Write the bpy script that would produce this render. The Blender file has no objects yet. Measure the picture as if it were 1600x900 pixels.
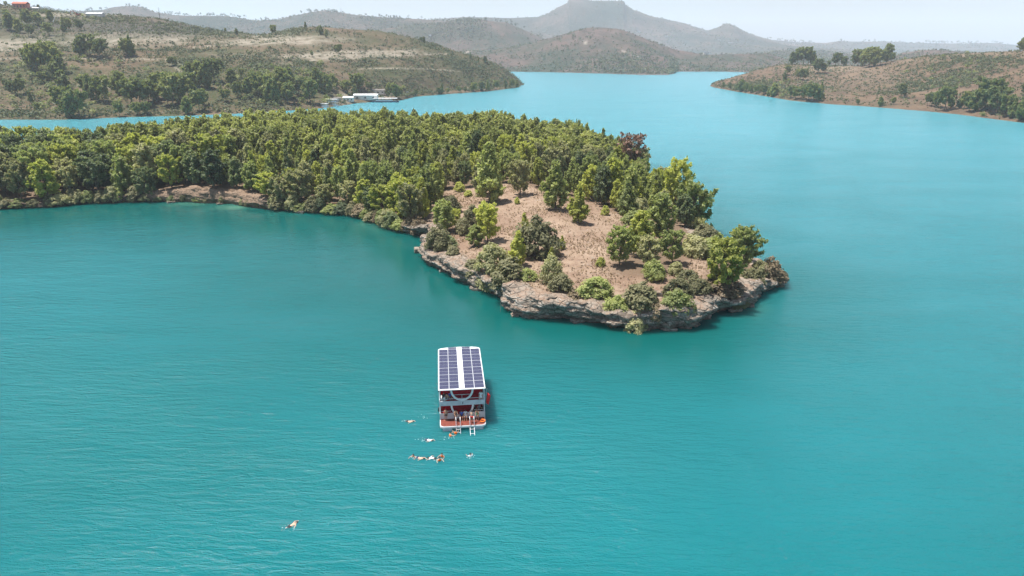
import bpy, bmesh, math, random
import numpy as np
from mathutils import Vector, Matrix

random.seed(7)
RNG = np.random.default_rng(7)
R = math.radians
scene = bpy.context.scene

# ------------------------------------------------------------------ camera
F = 1067.0                       # focal length in pixels of the 1600 px wide photograph
PITCH = R(19.12)
CAMH = 46.0
cam_data = bpy.data.cameras.new("camera")
cam_data.sensor_width = 36.0
cam_data.lens = F / 1600.0 * 36.0
cam_data.clip_start = 0.5
cam_data.clip_end = 60000.0
cam = bpy.data.objects.new("camera", cam_data)
scene.collection.objects.link(cam)
cam.location = (0, 0, CAMH)
cam.rotation_euler = (math.pi / 2 - PITCH, 0, 0)
scene.camera = cam

# ------------------------------------------------------------------ world, sun, exposure
SUN_EL, SUN_AZ = R(72), R(-78)    # azimuth from +Y (ahead) towards +X (right)
world = bpy.data.worlds.new("World")
scene.world = world
world.use_nodes = True
wn = world.node_tree
wn.nodes.clear()
sky = wn.nodes.new("ShaderNodeTexSky")
sky.sky_type = 'NISHITA'
sky.sun_disc = False
sky.sun_elevation = SUN_EL
sky.sun_rotation = SUN_AZ % (2 * math.pi)
sky.altitude = 150
sky.air_density = 1.0
sky.dust_density = 1.3
sky.ozone_density = 1.2
bg = wn.nodes.new("ShaderNodeBackground")
bg.inputs["Strength"].default_value = 0.076
wo = wn.nodes.new("ShaderNodeOutputWorld")
hs = wn.nodes.new("ShaderNodeHueSaturation")
hs.inputs["Saturation"].default_value = 0.80
wn.links.new(sky.outputs[0], hs.inputs["Color"])
wn.links.new(hs.outputs[0], bg.inputs["Color"])
wn.links.new(bg.outputs[0], wo.inputs["Surface"])

sun_d = bpy.data.lights.new("sun", 'SUN')
sun_d.energy = 4.6
sun_d.angle = R(0.53)
sun_d.color = (1.0, 0.955, 0.89)
sun = bpy.data.objects.new("sun", sun_d)
scene.collection.objects.link(sun)
sv = Vector((math.sin(SUN_AZ) * math.cos(SUN_EL), math.cos(SUN_AZ) * math.cos(SUN_EL), math.sin(SUN_EL)))
sun.rotation_euler = sv.to_track_quat('Z', 'Y').to_euler()
sun.location = (0, 0, 300)

vs = scene.view_settings
scene.display_settings.display_device = 'sRGB'
vs.view_transform = 'Standard'
vs.look = 'None'
vs.exposure = 0.95
vs.gamma = 1.0
vs.use_curve_mapping = False
cy_ = scene.cycles
cy_.max_bounces = 6
cy_.diffuse_bounces = 3
cy_.glossy_bounces = 3
cy_.transmission_bounces = 3
cy_.volume_bounces = 1
cy_.transparent_max_bounces = 8
cy_.use_denoising = True
cy_.caustics_reflective = False
cy_.caustics_refractive = False
cy_.sample_clamp_direct = 12.0
cy_.sample_clamp_indirect = 6.0

# ------------------------------------------------------------------ projection helpers
CP, SP = math.cos(PITCH), math.sin(PITCH)

def P(px, py, z=None, Y=None):
    """world point seen at photo pixel (px, py), at height z or at depth Y"""
    cx, cy = (px - 800.0) / F, (450.0 - py) / F
    d = (cx, CP + cy * SP, -SP + cy * CP)
    s = (z - CAMH) / d[2] if z is not None else Y / d[1]
    return (cx * s, d[1] * s, CAMH + d[2] * s)

def proj(X, Y, Z):
    """numpy: world -> photo pixel, distance along the view axis"""
    dz = Z - CAMH
    fwd = Y * CP - dz * SP
    up = Y * SP + dz * CP
    return 800 + F * X / fwd, 450 - F * up / fwd, fwd

# ------------------------------------------------------------------ noise
def _hash(ix, iy, iz, seed):
    n = (ix.astype(np.int64) * 374761393 + iy.astype(np.int64) * 668265263 + iz.astype(np.int64) * 2147483647 + seed * 974634777) & 0xffffffff
    n = ((n ^ (n >> 13)) * 1274126177) & 0xffffffff
    n = ((n ^ (n >> 16)) * 2246822519) & 0xffffffff
    return ((n ^ (n >> 15)) & 0xffffff) / float(0xffffff)

def vnoise(x, y, z=None, seed=0):
    x = np.asarray(x, float); y = np.asarray(y, float)
    z = np.zeros_like(x) if z is None else np.asarray(z, float)
    ix, iy, iz = np.floor(x), np.floor(y), np.floor(z)
    fx, fy, fz = x - ix, y - iy, z - iz
    fx, fy, fz = [f * f * f * (f * (f * 6 - 15) + 10) for f in (fx, fy, fz)]
    r = 0
    for a in (0, 1):
        for b in (0, 1):
            for c in (0, 1):
                w = (fx if a else 1 - fx) * (fy if b else 1 - fy) * (fz if c else 1 - fz)
                r = r + w * _hash(ix + a, iy + b, iz + c, seed)
    return r * 2 - 1

def fbm(x, y, z=None, octv=4, seed=0, gain=0.5, ridged=False):
    t, a, n = 0, 1.0, 0
    x = np.asarray(x, float); y = np.asarray(y, float)
    for o in range(octv):
        k = 2.03 ** o
        v = vnoise(x * k + 13.7 * o, y * k - 7.1 * o, None if z is None else np.asarray(z) * k, seed + o)
        if ridged:
            v = 1 - 2 * np.abs(v)
        t = t + a * v
        n += a
        a *= gain
    return t / n

def sstep(a, b, x):
    t = np.clip((x - a) / (b - a), 0, 1)
    return t * t * (3 - 2 * t)

# ------------------------------------------------------------------ node material helpers
class NT:
    def __init__(self, name):
        self.m = bpy.data.materials.new(name)
        self.m.use_nodes = True
        self.t = self.m.node_tree
        self.t.nodes.clear()
        self.out = self.t.nodes.new("ShaderNodeOutputMaterial")
    def n(self, typ, **kw):
        nd = self.t.nodes.new(typ)
        for k, v in kw.items():
            if k.startswith("i_"):
                key = k[2:]
                key = int(key) if key.isdigit() else key.replace("_", " ")
                nd.inputs[key].default_value = v
            else:
                setattr(nd, k, v)
        return nd
    def l(self, a, b):
        self.t.links.new(a, b)
    def noise(self, vec, scale, detail=4, rough=0.55, dist=0.0):
        nd = self.n("ShaderNodeTexNoise")
        nd.inputs["Scale"].default_value = scale
        nd.inputs["Detail"].default_value = detail
        nd.inputs["Roughness"].default_value = rough
        nd.inputs["Distortion"].default_value = dist
        if vec is not None:
            self.l(vec, nd.inputs["Vector"])
        return nd.outputs["Fac"]
    def ramp(self, fac, stops, interp='LINEAR'):
        nd = self.n("ShaderNodeValToRGB")
        cr = nd.color_ramp
        cr.interpolation = interp
        while len(cr.elements) < len(stops):
            cr.elements.new(0.5)
        for e, (p, c) in zip(cr.elements, stops):
            e.position = p
            e.color = (c, c, c, 1) if isinstance(c, (int, float)) else (*c, 1)
        self.l(fac, nd.inputs["Fac"])
        return nd.outputs["Color"]
    def mix(self, fac, a, b, typ='MIX'):
        nd = self.n("ShaderNodeMix", data_type='RGBA', blend_type=typ)
        for sock, v in ((nd.inputs[0], fac), (nd.inputs[6], a), (nd.inputs[7], b)):
            if isinstance(v, bpy.types.NodeSocket):
                self.l(v, sock)
            elif isinstance(v, (int, float)):
                sock.default_value = v if sock == nd.inputs[0] else (v, v, v, 1)
            else:
                sock.default_value = (*v, 1)
        return nd.outputs[2]
    def math(self, op, a, b=0.0, clamp=False):
        nd = self.n("ShaderNodeMath", operation=op, use_clamp=clamp)
        for sock, v in ((nd.inputs[0], a), (nd.inputs[1], b)):
            if isinstance(v, bpy.types.NodeSocket):
                self.l(v, sock)
            else:
                sock.default_value = v
        return nd.outputs[0]
    def pos(self, scale=None):
        g = self.n("ShaderNodeNewGeometry").outputs["Position"]
        if scale is None:
            return g
        mp = self.n("ShaderNodeMapping")
        mp.inputs["Scale"].default_value = scale
        self.l(g, mp.inputs["Vector"])
        return mp.outputs[0]
    def attr(self, name):
        return self.n("ShaderNodeAttribute", attribute_name=name).outputs["Fac"]
    def bump(self, h, strength, dist, normal=None):
        b = self.n("ShaderNodeBump")
        b.inputs["Strength"].default_value = strength
        b.inputs["Distance"].default_value = dist
        self.l(h, b.inputs["Height"])
        if normal is not None:
            self.l(normal, b.inputs["Normal"])
        return b.outputs[0]
    def principled(self, color, rough=0.6, normal=None, metallic=0.0, spec=0.5, ior=None):
        p = self.n("ShaderNodeBsdfPrincipled")
        if isinstance(color, bpy.types.NodeSocket):
            self.l(color, p.inputs["Base Color"])
        else:
            p.inputs["Base Color"].default_value = (*color, 1)
        if isinstance(rough, bpy.types.NodeSocket):
            self.l(rough, p.inputs["Roughness"])
        else:
            p.inputs["Roughness"].default_value = rough
        p.inputs["Metallic"].default_value = metallic
        p.inputs["Specular IOR Level"].default_value = spec
        if ior:
            p.inputs["IOR"].default_value = ior
        if normal is not None:
            self.l(normal, p.inputs["Normal"])
        return p
    def done(self, shader):
        self.l(shader.outputs[0], self.out.inputs["Surface"])
        return self.m

def simple(name, col, rough=0.5, var=0.12, scale=3.0, metallic=0.0, spec=0.4):
    """paint, cloth, skin and the like: one colour with slight uneven wear"""
    t = NT(name)
    tc = t.n("ShaderNodeTexCoord").outputs["Object"]
    f = t.noise(tc, scale, 4, 0.6)
    lo = tuple(c * (1 - var * 1.6) for c in col)
    hi = tuple(min(1, c * (1 + var)) for c in col)
    c = t.ramp(f, [(0.3, lo), (0.65, hi)])
    return t.done(t.principled(c, rough, None, metallic, spec))

def foliage(name, dark, mid, light, trans=0.3, mass=False):
    t = NT(name)
    if mass:
        rnd = t.attr("tint")
    else:
        rnd = t.n("ShaderNodeObjectInfo").outputs["Random"]
    leaf = t.attr("leafvar")
    k = t.math('ADD', t.math('MULTIPLY', rnd, 0.58), t.math('MULTIPLY', leaf, 0.42))
    c = t.ramp(k, [(0.10, dark), (0.5, mid), (0.92, light)])
    p = t.principled(c, 0.62, None, 0, 0.22)
    tr = t.n("ShaderNodeBsdfTranslucent")
    k = 2.0 * trans
    t.l(t.mix(1.0, c, (1.0 * k, 1.08 * k, 0.7 * k), 'MULTIPLY'), tr.inputs["Color"])
    mx = t.n("ShaderNodeAddShader")       # a leaf both reflects and lets light through
    t.l(p.outputs[0], mx.inputs[0])
    t.l(tr.outputs[0], mx.inputs[1])
    return t.done(mx)

# ------------------------------------------------------------------ mesh helpers
C = scene.collection

def qmesh(name, V, Q, mats, midx=None, attrs=None, smooth=False):
    """V (n,3) float, Q (m,k) int faces of equal size"""
    V = np.asarray(V, dtype=np.float32); Q = np.asarray(Q, dtype=np.int32)
    me = bpy.data.meshes.new(name)
    me.vertices.add(len(V))
    me.vertices.foreach_set("co", V.ravel())
    k = Q.shape[1]
    me.loops.add(Q.size)
    me.loops.foreach_set("vertex_index", Q.ravel())
    me.polygons.add(len(Q))
    me.polygons.foreach_set("loop_start", np.arange(0, Q.size, k, dtype=np.int32))
    me.polygons.foreach_set("loop_total", np.full(len(Q), k, dtype=np.int32))
    for m in mats:
        me.materials.append(m)
    if midx is not None:
        me.polygons.foreach_set("material_index", np.asarray(midx, dtype=np.int32))
    if smooth:
        me.polygons.foreach_set("use_smooth", np.ones(len(Q), dtype=bool))
    for an, (dom, arr) in (attrs or {}).items():
        a = me.attributes.new(an, 'FLOAT', dom)
        a.data.foreach_set("value", np.asarray(arr, dtype=np.float32).ravel())
    me.update(calc_edges=True)
    return me

def link(name, me, parent=None, loc=None, rotz=0.0, scale=None):
    o = bpy.data.objects.new(name, me)
    C.objects.link(o)
    if parent is not None:
        o.parent = parent
    if loc is not None:
        o.location = loc
    if rotz:
        o.rotation_euler = (0, 0, rotz)
    if scale is not None:
        o.scale = scale
    return o

def tag(o, label=None, cat=None, group=None, kind=None):
    if label: o["label"] = label
    if cat: o["category"] = cat
    if group: o["group"] = group
    if kind: o["kind"] = kind
    return o

def empty(name, loc, rotz=0.0):
    o = bpy.data.objects.new(name, None)
    C.objects.link(o)
    o.location = loc
    o.rotation_euler = (0, 0, rotz)
    o.empty_display_size = 0.2
    return o

def grid_faces(nr, nc, wrap=False):
    i = np.arange(nr - 1)[:, None] * nc
    j = np.arange(nc - (0 if wrap else 1))[None, :]
    jn = (j + 1) % nc
    return np.stack([i + j, i + jn, i + nc + jn, i + nc + j], -1).reshape(-1, 4)

class MB:
    """collects boxes, tubes and the like into ONE mesh"""
    def __init__(self):
        self.bm = bmesh.new()
    def box(self, c, s, rot=None, bevel=0.0):
        tmp = bmesh.new()
        bmesh.ops.create_cube(tmp, size=1.0)
        bmesh.ops.scale(tmp, vec=s, verts=tmp.verts)
        if bevel:
            bmesh.ops.bevel(tmp, geom=tmp.edges[:] , offset=bevel, segments=2, affect='EDGES', profile=0.6)
        if rot is not None:
            bmesh.ops.transform(tmp, matrix=rot.to_4x4(), verts=tmp.verts)
        bmesh.ops.translate(tmp, vec=c, verts=tmp.verts)
        self._merge(tmp)
        return self
    def tube(self, pts, r, seg=8, closed=False, cap=True):
        pts = [Vector(p) for p in pts]
        rr = r if isinstance(r, (list, tuple)) else [r] * len(pts)
        rings = []
        n = len(pts)
        for i, p in enumerate(pts):
            a = pts[i - 1] if (i > 0 or closed) else p
            b = pts[(i + 1) % n] if (i < n - 1 or closed) else p
            d = (b - a).normalized()
            u = d.cross(Vector((0, 0, 1)))
            if u.length < 0.05:
                u = d.cross(Vector((0, 1, 0)))
            u.normalize()
            v = d.cross(u)
            rings.append([self.bm.verts.new(p + (u * math.cos(2 * math.pi * k / seg) + v * math.sin(2 * math.pi * k / seg)) * rr[i]) for k in range(seg)])
        m = n if closed else n - 1
        for i in range(m):
            A, B = rings[i], rings[(i + 1) % n]
            for k in range(seg):
                self.bm.faces.new((A[k], A[(k + 1) % seg], B[(k + 1) % seg], B[k]))
        if cap and not closed:
            self.bm.faces.new(rings[0][::-1]); self.bm.faces.new(rings[-1])
        return self
    def prism(self, poly, z0, z1, bevel=0.0):
        """poly: list of (x, y) seen from above, extruded z0..z1"""
        tmp = bmesh.new()
        a = [tmp.verts.new((x, y, z0)) for x, y in poly]
        b = [tmp.verts.new((x, y, z1)) for x, y in poly]
        n = len(poly)
        tmp.faces.new(a[::-1]); tmp.faces.new(b)
        for i in range(n):
            tmp.faces.new((a[i], a[(i + 1) % n], b[(i + 1) % n], b[i]))
        bmesh.ops.recalc_face_normals(tmp, faces=tmp.faces)
        if bevel:
            bmesh.ops.bevel(tmp, geom=tmp.edges[:], offset=bevel, segments=2, affect='EDGES')
        self._merge(tmp)
        return self
    def ball(self, c, s, sub=2, rot=None):
        tmp = bmesh.new()
        bmesh.ops.create_icosphere(tmp, subdivisions=sub, radius=1.0)
        bmesh.ops.scale(tmp, vec=s, verts=tmp.verts)
        if rot is not None:
            bmesh.ops.transform(tmp, matrix=rot.to_4x4(), verts=tmp.verts)
        bmesh.ops.translate(tmp, vec=c, verts=tmp.verts)
        self._merge(tmp)
        return self
    def _merge(self, tmp):
        me = bpy.data.meshes.new("tmp")
        tmp.to_mesh(me); tmp.free()
        self.bm.from_mesh(me)
        bpy.data.meshes.remove(me)
    def build(self, name, mat, parent=None, smooth=False, loc=None, rotz=0):
        me = bpy.data.meshes.new(name)
        bmesh.ops.recalc_face_normals(self.bm, faces=self.bm.faces)
        self.bm.to_mesh(me); self.bm.free()
        me.materials.append(mat)
        if smooth:
            me.polygons.foreach_set("use_smooth", np.ones(len(me.polygons), dtype=bool))
        return link(name, me, parent, loc, rotz)

# ------------------------------------------------------------------ materials of the land
def hill_material(name, soil_a, soil_b, green, pale, green_lo=0.48, green_hi=0.60, scale=1.0, bumpd=1.2):
    t = NT(name)
    g = t.pos()
    big = t.noise(g, 0.010 * scale, 5, 0.6)
    mid = t.noise(g, 0.05 * scale, 5, 0.65)
    fine = t.noise(g, 0.35 * scale, 4, 0.7)
    c = t.mix(t.ramp(mid, [(0.42, 0.0), (0.58, 1.0)]), soil_a, soil_b)
    gm = t.ramp(t.math('ADD', t.math('MULTIPLY', big, 0.5), t.math('MULTIPLY', fine, 0.5)), [(green_lo, 0.0), (green_hi, 1.0)])
    c = t.mix(gm, c, green)
    pm = t.math('MULTIPLY', t.attr("pale"), t.ramp(t.noise(t.pos((1, 1, 0.25)), 0.09, 5, 0.7), [(0.36, 0.15), (0.55, 1.0)]), clamp=True)
    c = t.mix(pm, c, pale)
    dk = t.math('MULTIPLY', t.attr("burnt"), 0.85, clamp=True)
    c = t.mix(dk, c, (0.085, 0.08, 0.075))
    c = t.mix(t.ramp(fine, [(0.3, 0.72), (0.7, 1.15)]), (0, 0, 0), c, 'MIX')
    nrm = t.bump(t.noise(g, 0.6 * scale, 5, 0.7), 0.7, bumpd)
    return t.done(t.principled(c, 0.95, nrm, 0, 0.1))

M = {}
M['hill_left'] = hill_material("dry_hillside", (0.160, 0.116, 0.076), (0.104, 0.074, 0.048), (0.056, 0.064, 0.027), (0.264, 0.232, 0.180), 0.44, 0.56)
M['hill_right'] = hill_material("dry_grass_slope", (0.156, 0.108, 0.071), (0.110, 0.076, 0.052), (0.057, 0.061, 0.029), (0.243, 0.198, 0.144), 0.52, 0.66)
M['hill_far'] = hill_material("far_hillside", (0.135, 0.092, 0.072), (0.09, 0.068, 0.052), (0.040, 0.052, 0.028), (0.45, 0.40, 0.33), 0.47, 0.56, 0.45, 4.0)
M['mountain'] = hill_material("mountain_scrub", (0.15, 0.115, 0.09), (0.09, 0.078, 0.055), (0.035, 0.050, 0.030), (0.26, 0.23, 0.19), 0.46, 0.54, 0.22, 16.0)

# peninsula soil
t = NT("dry_clearing_soil")
g = t.pos()
big = t.noise(g, 0.05, 5, 0.6)
mid = t.noise(g, 0.35, 5, 0.65)
fine = t.noise(g, 2.2, 4, 0.75)
c = t.mix(t.ramp(big, [(0.38, 0), (0.60, 1)]), (0.225, 0.155, 0.110), (0.315, 0.235, 0.172))
c = t.mix(t.ramp(mid, [(0.45, 0), (0.70, 0.75)]), c, (0.144, 0.088, 0.062))
c = t.mix(t.ramp(fine, [(0.52, 0), (0.72, 0.7)]), c, (0.104, 0.062, 0.042))
c = t.mix(t.ramp(t.noise(g, 0.9, 3, 0.5), [(0.62, 0), (0.70, 0.55)]), c, (0.288, 0.248, 0.208))
c = t.mix(t.math('MULTIPLY', t.attr("litter"), 0.8), c, (0.13, 0.092, 0.062))
M['soil'] = t.done(t.principled(c, 0.95, t.bump(t.math('ADD', fine, t.math('MULTIPLY', mid, 1.5)), 0.8, 0.25), 0, 0.1))

# limestone
t = NT("limestone")
g = t.pos()
strata = t.noise(t.pos((0.25, 0.25, 2.6)), 1.1, 5, 0.65, 0.6)
blotch = t.noise(g, 0.5, 5, 0.65)
fine = t.noise(g, 4.0, 5, 0.75)
cr = t.n("ShaderNodeTexVoronoi", feature='DISTANCE_TO_EDGE')
cr.inputs["Scale"].default_value = 0.75
wv = t.n("ShaderNodeVectorMath", operation='ADD')
t.l(t.pos((1, 1, 1.8)), wv.inputs[0])
nz = t.n("ShaderNodeTexNoise"); nz.inputs["Scale"].default_value = 1.3; nz.inputs["Detail"].default_value = 4
t.l(nz.outputs["Color"], wv.inputs[1])
t.l(wv.outputs[0], cr.inputs["Vector"])
c = t.ramp(blotch, [(0.30, (0.185, 0.155, 0.125)), (0.46, (0.355, 0.315, 0.262)), (0.66, (0.56, 0.525, 0.47))])
c = t.mix(t.ramp(strata, [(0.40, 0.6), (0.56, 0.0)]), c, (0.15, 0.12, 0.095))
c = t.mix(t.ramp(cr.outputs["Distance"], [(0.0, 0.75), (0.07, 0.0)]), c, (0.07, 0.058, 0.045))
c = t.mix(t.ramp(fine, [(0.35, 0.45), (0.55, 0)]), c, (0.13, 0.11, 0.09))
flat_ = t.n("ShaderNodeSeparateXYZ"); gn = t.n("ShaderNodeNewGeometry"); t.l(gn.outputs['True Normal'], flat_.inputs[0])
c = t.mix(t.math('MULTIPLY', t.ramp(flat_.outputs[2], [(0.55, 0.0), (0.85, 1.0)]), t.ramp(blotch, [(0.42, 0.1), (0.60, 0.9)])), c, (0.30, 0.205, 0.145))
c = t.mix(t.attr("earth"), c, t.mix(t.ramp(fine, [(0.35, 0), (0.65, 1)]), (0.19, 0.125, 0.085), (0.34, 0.25, 0.18)))
c = t.mix(t.attr("bank_shade"), c, t.mix(t.ramp(fine, [(0.35, 0), (0.65, 1)]), (0.055, 0.040, 0.028), (0.12, 0.085, 0.06)))  # shade along the wooded bank, painted in as dark brown earth
# tide line: washed band of darker, then white rock just over the water
sep = t.n("ShaderNodeSeparateXYZ"); t.l(g, sep.inputs[0])
band = t.ramp(t.math('ADD', t.math('MULTIPLY', sep.outputs[2], 0.5), t.math('MULTIPLY', fine, 0.25)), [(0.10, 0.85), (0.26, 0.0)])
c = t.mix(band, c, (0.11, 0.095, 0.07))
h = t.math('ADD', t.math('MULTIPLY', strata, 1.2), t.math('ADD', fine, t.math('MULTIPLY', t.ramp(cr.outputs["Distance"], [(0, 0), (0.15, 1)]), 0.8)))
M['rock'] = t.done(t.principled(c, 0.9, t.bump(h, 0.9, 0.35), 0, 0.15))

# ------------------------------------------------------------------ lofted far land
TERR = []      # (name, X, Y, Z, W, extra) for placing things on it

def keyline(spec, pxs):
    k = spec[0]
    pts = np.array(spec[1], float)
    px = pts[:, 0]
    if k == 'shore':
        py = np.interp(pxs, px, pts[:, 1])
        return np.array([P(a, b, z=0.0) for a, b in zip(pxs, py)])
    if k == 'ridge':      # px, py, Y
        py = np.interp(pxs, px, pts[:, 1]); Y = np.interp(pxs, px, pts[:, 2])
        return np.array([P(a, b, Y=c) for a, b, c in zip(pxs, py, Y)])
    if k == 'abs':        # px, Y, z
        Y = np.interp(pxs, px, pts[:, 1]); z = np.interp(pxs, px, pts[:, 2])
        return np.stack([(pxs - 800) / F * Y / 1.05, Y, z], 1)

def loft(name, lines, rows, px0, px1, step, mat, namp, nscale, seed, taper=None, pale=None, burnt=None, gully=0.0):
    pxs = np.arange(px0, px1 + step, step, dtype=float)
    K = []
    for s in lines:
        if s[0] == 'back':     # offset of the last line: dY, z
            prev = K[-1]
            q = prev.copy(); f = (prev[:, 1] + s[1]) / prev[:, 1]
            q[:, 0] *= f; q[:, 1] += s[1]
            q[:, 2] = s[2] if s[2] is not None else prev[:, 2] + s[3]
            K.append(q)
        elif s[0] == 'front':
            K.append(None)
        else:
            K.append(keyline(s, pxs))
    for i, s in enumerate(lines):
        if s[0] == 'front':
            nx = K[i + 1].copy(); f = (nx[:, 1] - s[1]) / nx[:, 1]
            nx[:, 0] *= f; nx[:, 1] -= s[1]; nx[:, 2] = s[2]
            K[i] = nx
    K = np.array(K)                       # (k, cols, 3)
    out, tv = [], []
    for i in range(len(K) - 1):
        n = rows[i]
        for r in range(n):
            u = r / n
            # Catmull-Rom in z for rounded slopes, linear in plan
            p0, p1, p2, p3 = K[max(i - 1, 0)], K[i], K[i + 1], K[min(i + 2, len(K) - 1)]
            lin = p1 * (1 - u) + p2 * u
            m1, m2 = (p2 - p0) * 0.35, (p3 - p1) * 0.35
            h = (2*u**3 - 3*u**2 + 1) * p1 + (u**3 - 2*u**2 + u) * m1 + (-2*u**3 + 3*u**2) * p2 + (u**3 - u**2) * m2
            q = lin.copy(); q[:, 2] = h[:, 2] * 0.6 + lin[:, 2] * 0.4
            out.append(q); tv.append(i + u)
    out.append(K[-1]); tv.append(len(K) - 1)
    G = np.array(out); tv = np.array(tv)[:, None] * np.ones(len(pxs))[None]
    X, Y, Z = G[..., 0], G[..., 1], G[..., 2]
    amt = np.clip(Z / (namp * 2.5), 0, 1)
    nz = fbm(X / nscale, Y / nscale, octv=6, seed=seed, gain=0.5)
    rg = fbm(X / (nscale * 1.4), Y / (nscale * 1.4), octv=4, seed=seed + 50, ridged=True)
    damp = np.ones_like(Z)
    ri = [i for i, s in enumerate(lines) if s[0] == 'ridge']
    if ri:   # keep the skyline where the photograph has it
        damp = 0.25 + 0.75 * np.clip(np.abs(tv - ri[-1]) / 0.25, 0, 1)
    Z = Z + amt * damp * (namp * nz + gully * (rg - 0.3)) + 0.25 * fbm(X / 4, Y / 4, octv=2, seed=seed + 9) * amt
    if taper:
        for a, b in taper:          # px a (full) -> px b (under water)
            w = sstep(a, b, pxs) if b > a else sstep(-a, -b, -pxs)
            Z = Z * (1 - w[None]) - 4 * w[None]
    G = np.stack([X, Y, Z], -1)
    Qf = grid_faces(G.shape[0], G.shape[1])
    pl = np.zeros_like(Z); bt = np.zeros_like(Z)
    ppx, ppy, _ = proj(X, Y, Z)
    if pale: pl = pale(ppx, ppy, tv, X, Y)
    if burnt: bt = burnt(ppx, ppy, tv, X, Y)
    me = qmesh(name, G.reshape(-1, 3), Qf, [mat], attrs={"pale": ('POINT', pl), "burnt": ('POINT', bt)}, smooth=True)
    o = link(name, me)
    tag(o, kind='structure')
    TERR.append(dict(name=name, X=X, Y=Y, Z=Z, px=ppx, py=ppy, tv=tv, burnt=bt, pale=pl))
    return o

def blob(px, py, cx, cy, rx, ry):
    return np.exp(-(((px - cx) / rx) ** 2 + ((py - cy) / ry) ** 2))

# --- left hillside
def pale_left(px, py, tv, X, Y):
    n = fbm(X / 22, Y / 22, octv=4, seed=3)
    a = blob(px, py, 20, 68, 60, 10) + blob(px, py, 215, 62, 95, 10) + 0.9 * blob(px, py, 400, 66, 50, 5)
    a += 1.0 * blob(px, py, 460, 62, 70, 7) + 1.1 * blob(px, py, 560, 84, 55, 6) + 0.9 * blob(px, py, 500, 88, 80, 5)
    a += 0.8 * blob(px, py, 620, 82, 35, 5) + 0.6 * blob(px, py, 430, 102, 30, 4) + 1.2 * blob(px, py, 597, 147, 20, 4)
    a += 0.9 * blob(px, py, 100, 24, 60, 4) + 0.5 * blob(px, py, 370, 85, 35, 4) + 1.1 * blob(px, py, 0, 76, 22, 6)
    a += 0.9 * np.exp(-((px - (258 + 0.9 * np.clip(py - 92, 0, 30) ** 1.1)) / 2.5) ** 2) * ((py > 92) & (py < 118))
    a += 0.8 * blob(px, py, 540, 152, 14, 10)
    for (xa, ya, xb, yb, xc, yc) in ((300, 74, 380, 69, 470, 60), (470, 96, 580, 86, 700, 84), (0, 92, 120, 90, 250, 93), (560, 108, 640, 104, 720, 112), (120, 134, 200, 140, 300, 132)):
        u = np.clip((px - xa) / (xc - xa), 0, 1)
        yy = (1 - u) ** 2 * ya + 2 * u * (1 - u) * yb + u * u * yc
        a += 0.8 * np.exp(-((py - yy) / 1.1) ** 2) * (px > xa) * (px < xc)
    return np.clip(a * 1.2 + n * 0.5 * (a > 0.15), 0, 1)
def burnt_left(px, py, tv, X, Y):
    n = fbm(X / 30, Y / 30, octv=4, seed=5)
    a = blob(px, py, 245, 42, 90, 13) + 0.7 * blob(px, py, 70, 42, 80, 14)
    return np.clip(a * (1.1 + n), 0, 0.85)
loft("hillside", [
    ('front', 8, -3.0),
    ('shore', [(-520, 196), (-200, 190), (0, 187), (100, 187), (200, 183), (285, 181), (380, 177), (480, 171), (505, 169), (560, 161), (585, 159), (625, 157), (650, 151), (700, 147), (760, 143), (800, 138), (830, 134)]),
    ('back', 9, 2.0),
    ('ridge', [(-520, 150, 555), (0, 158, 560), (200, 155, 565), (400, 148, 600), (500, 152, 640), (560, 150, 700), (625, 147, 770), (700, 140, 850), (780, 134, 950), (830, 133, 1030)]),
    ('ridge', [(-520, 110, 630), (0, 116, 640), (200, 112, 650), (400, 108, 680), (500, 112, 720), (560, 116, 760), (640, 118, 820), (700, 122, 880), (780, 127, 960), (830, 133, 1030)]),
    ('ridge', [(-520, 70, 740), (0, 76, 750), (120, 80, 750), (250, 76, 765), (400, 76, 780), (500, 88, 800), (560, 90, 830), (640, 92, 880), (700, 100, 920), (780, 117, 985), (830, 132, 1035)]),
    ('ridge', [(-520, 45, 800), (0, 52, 810), (120, 56, 820), (250, 50, 830), (400, 64, 860), (500, 66, 870), (560, 72, 890), (640, 76, 920), (700, 88, 950), (780, 112, 1000), (830, 131, 1040)]),
    ('ridge', [(-520, 5, 1000), (-200, 12, 1000), (0, 7, 1000), (30, 10, 1000), (60, 14, 1000), (110, 21, 990), (180, 24, 980), (240, 28, 975), (300, 40, 970), (350, 49, 960), (400, 56, 950), (430, 51, 960), (470, 43, 980), (500, 42, 990), (590, 48, 1000), (640, 58, 1010), (700, 75, 1020), (760, 95, 1030), (790, 108, 1035), (812, 126, 1040), (830, 131, 1045)]),
    ('back', 120, None, -18), ('back', 300, -5.0)],
    [3, 4, 18, 26, 26, 16, 26, 6, 5], -520, 832, 2.5, M['hill_left'], 3.2, 55, 11, taper=[(806, 826)], pale=pale_left, burnt=burnt_left, gully=2.5)

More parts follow.
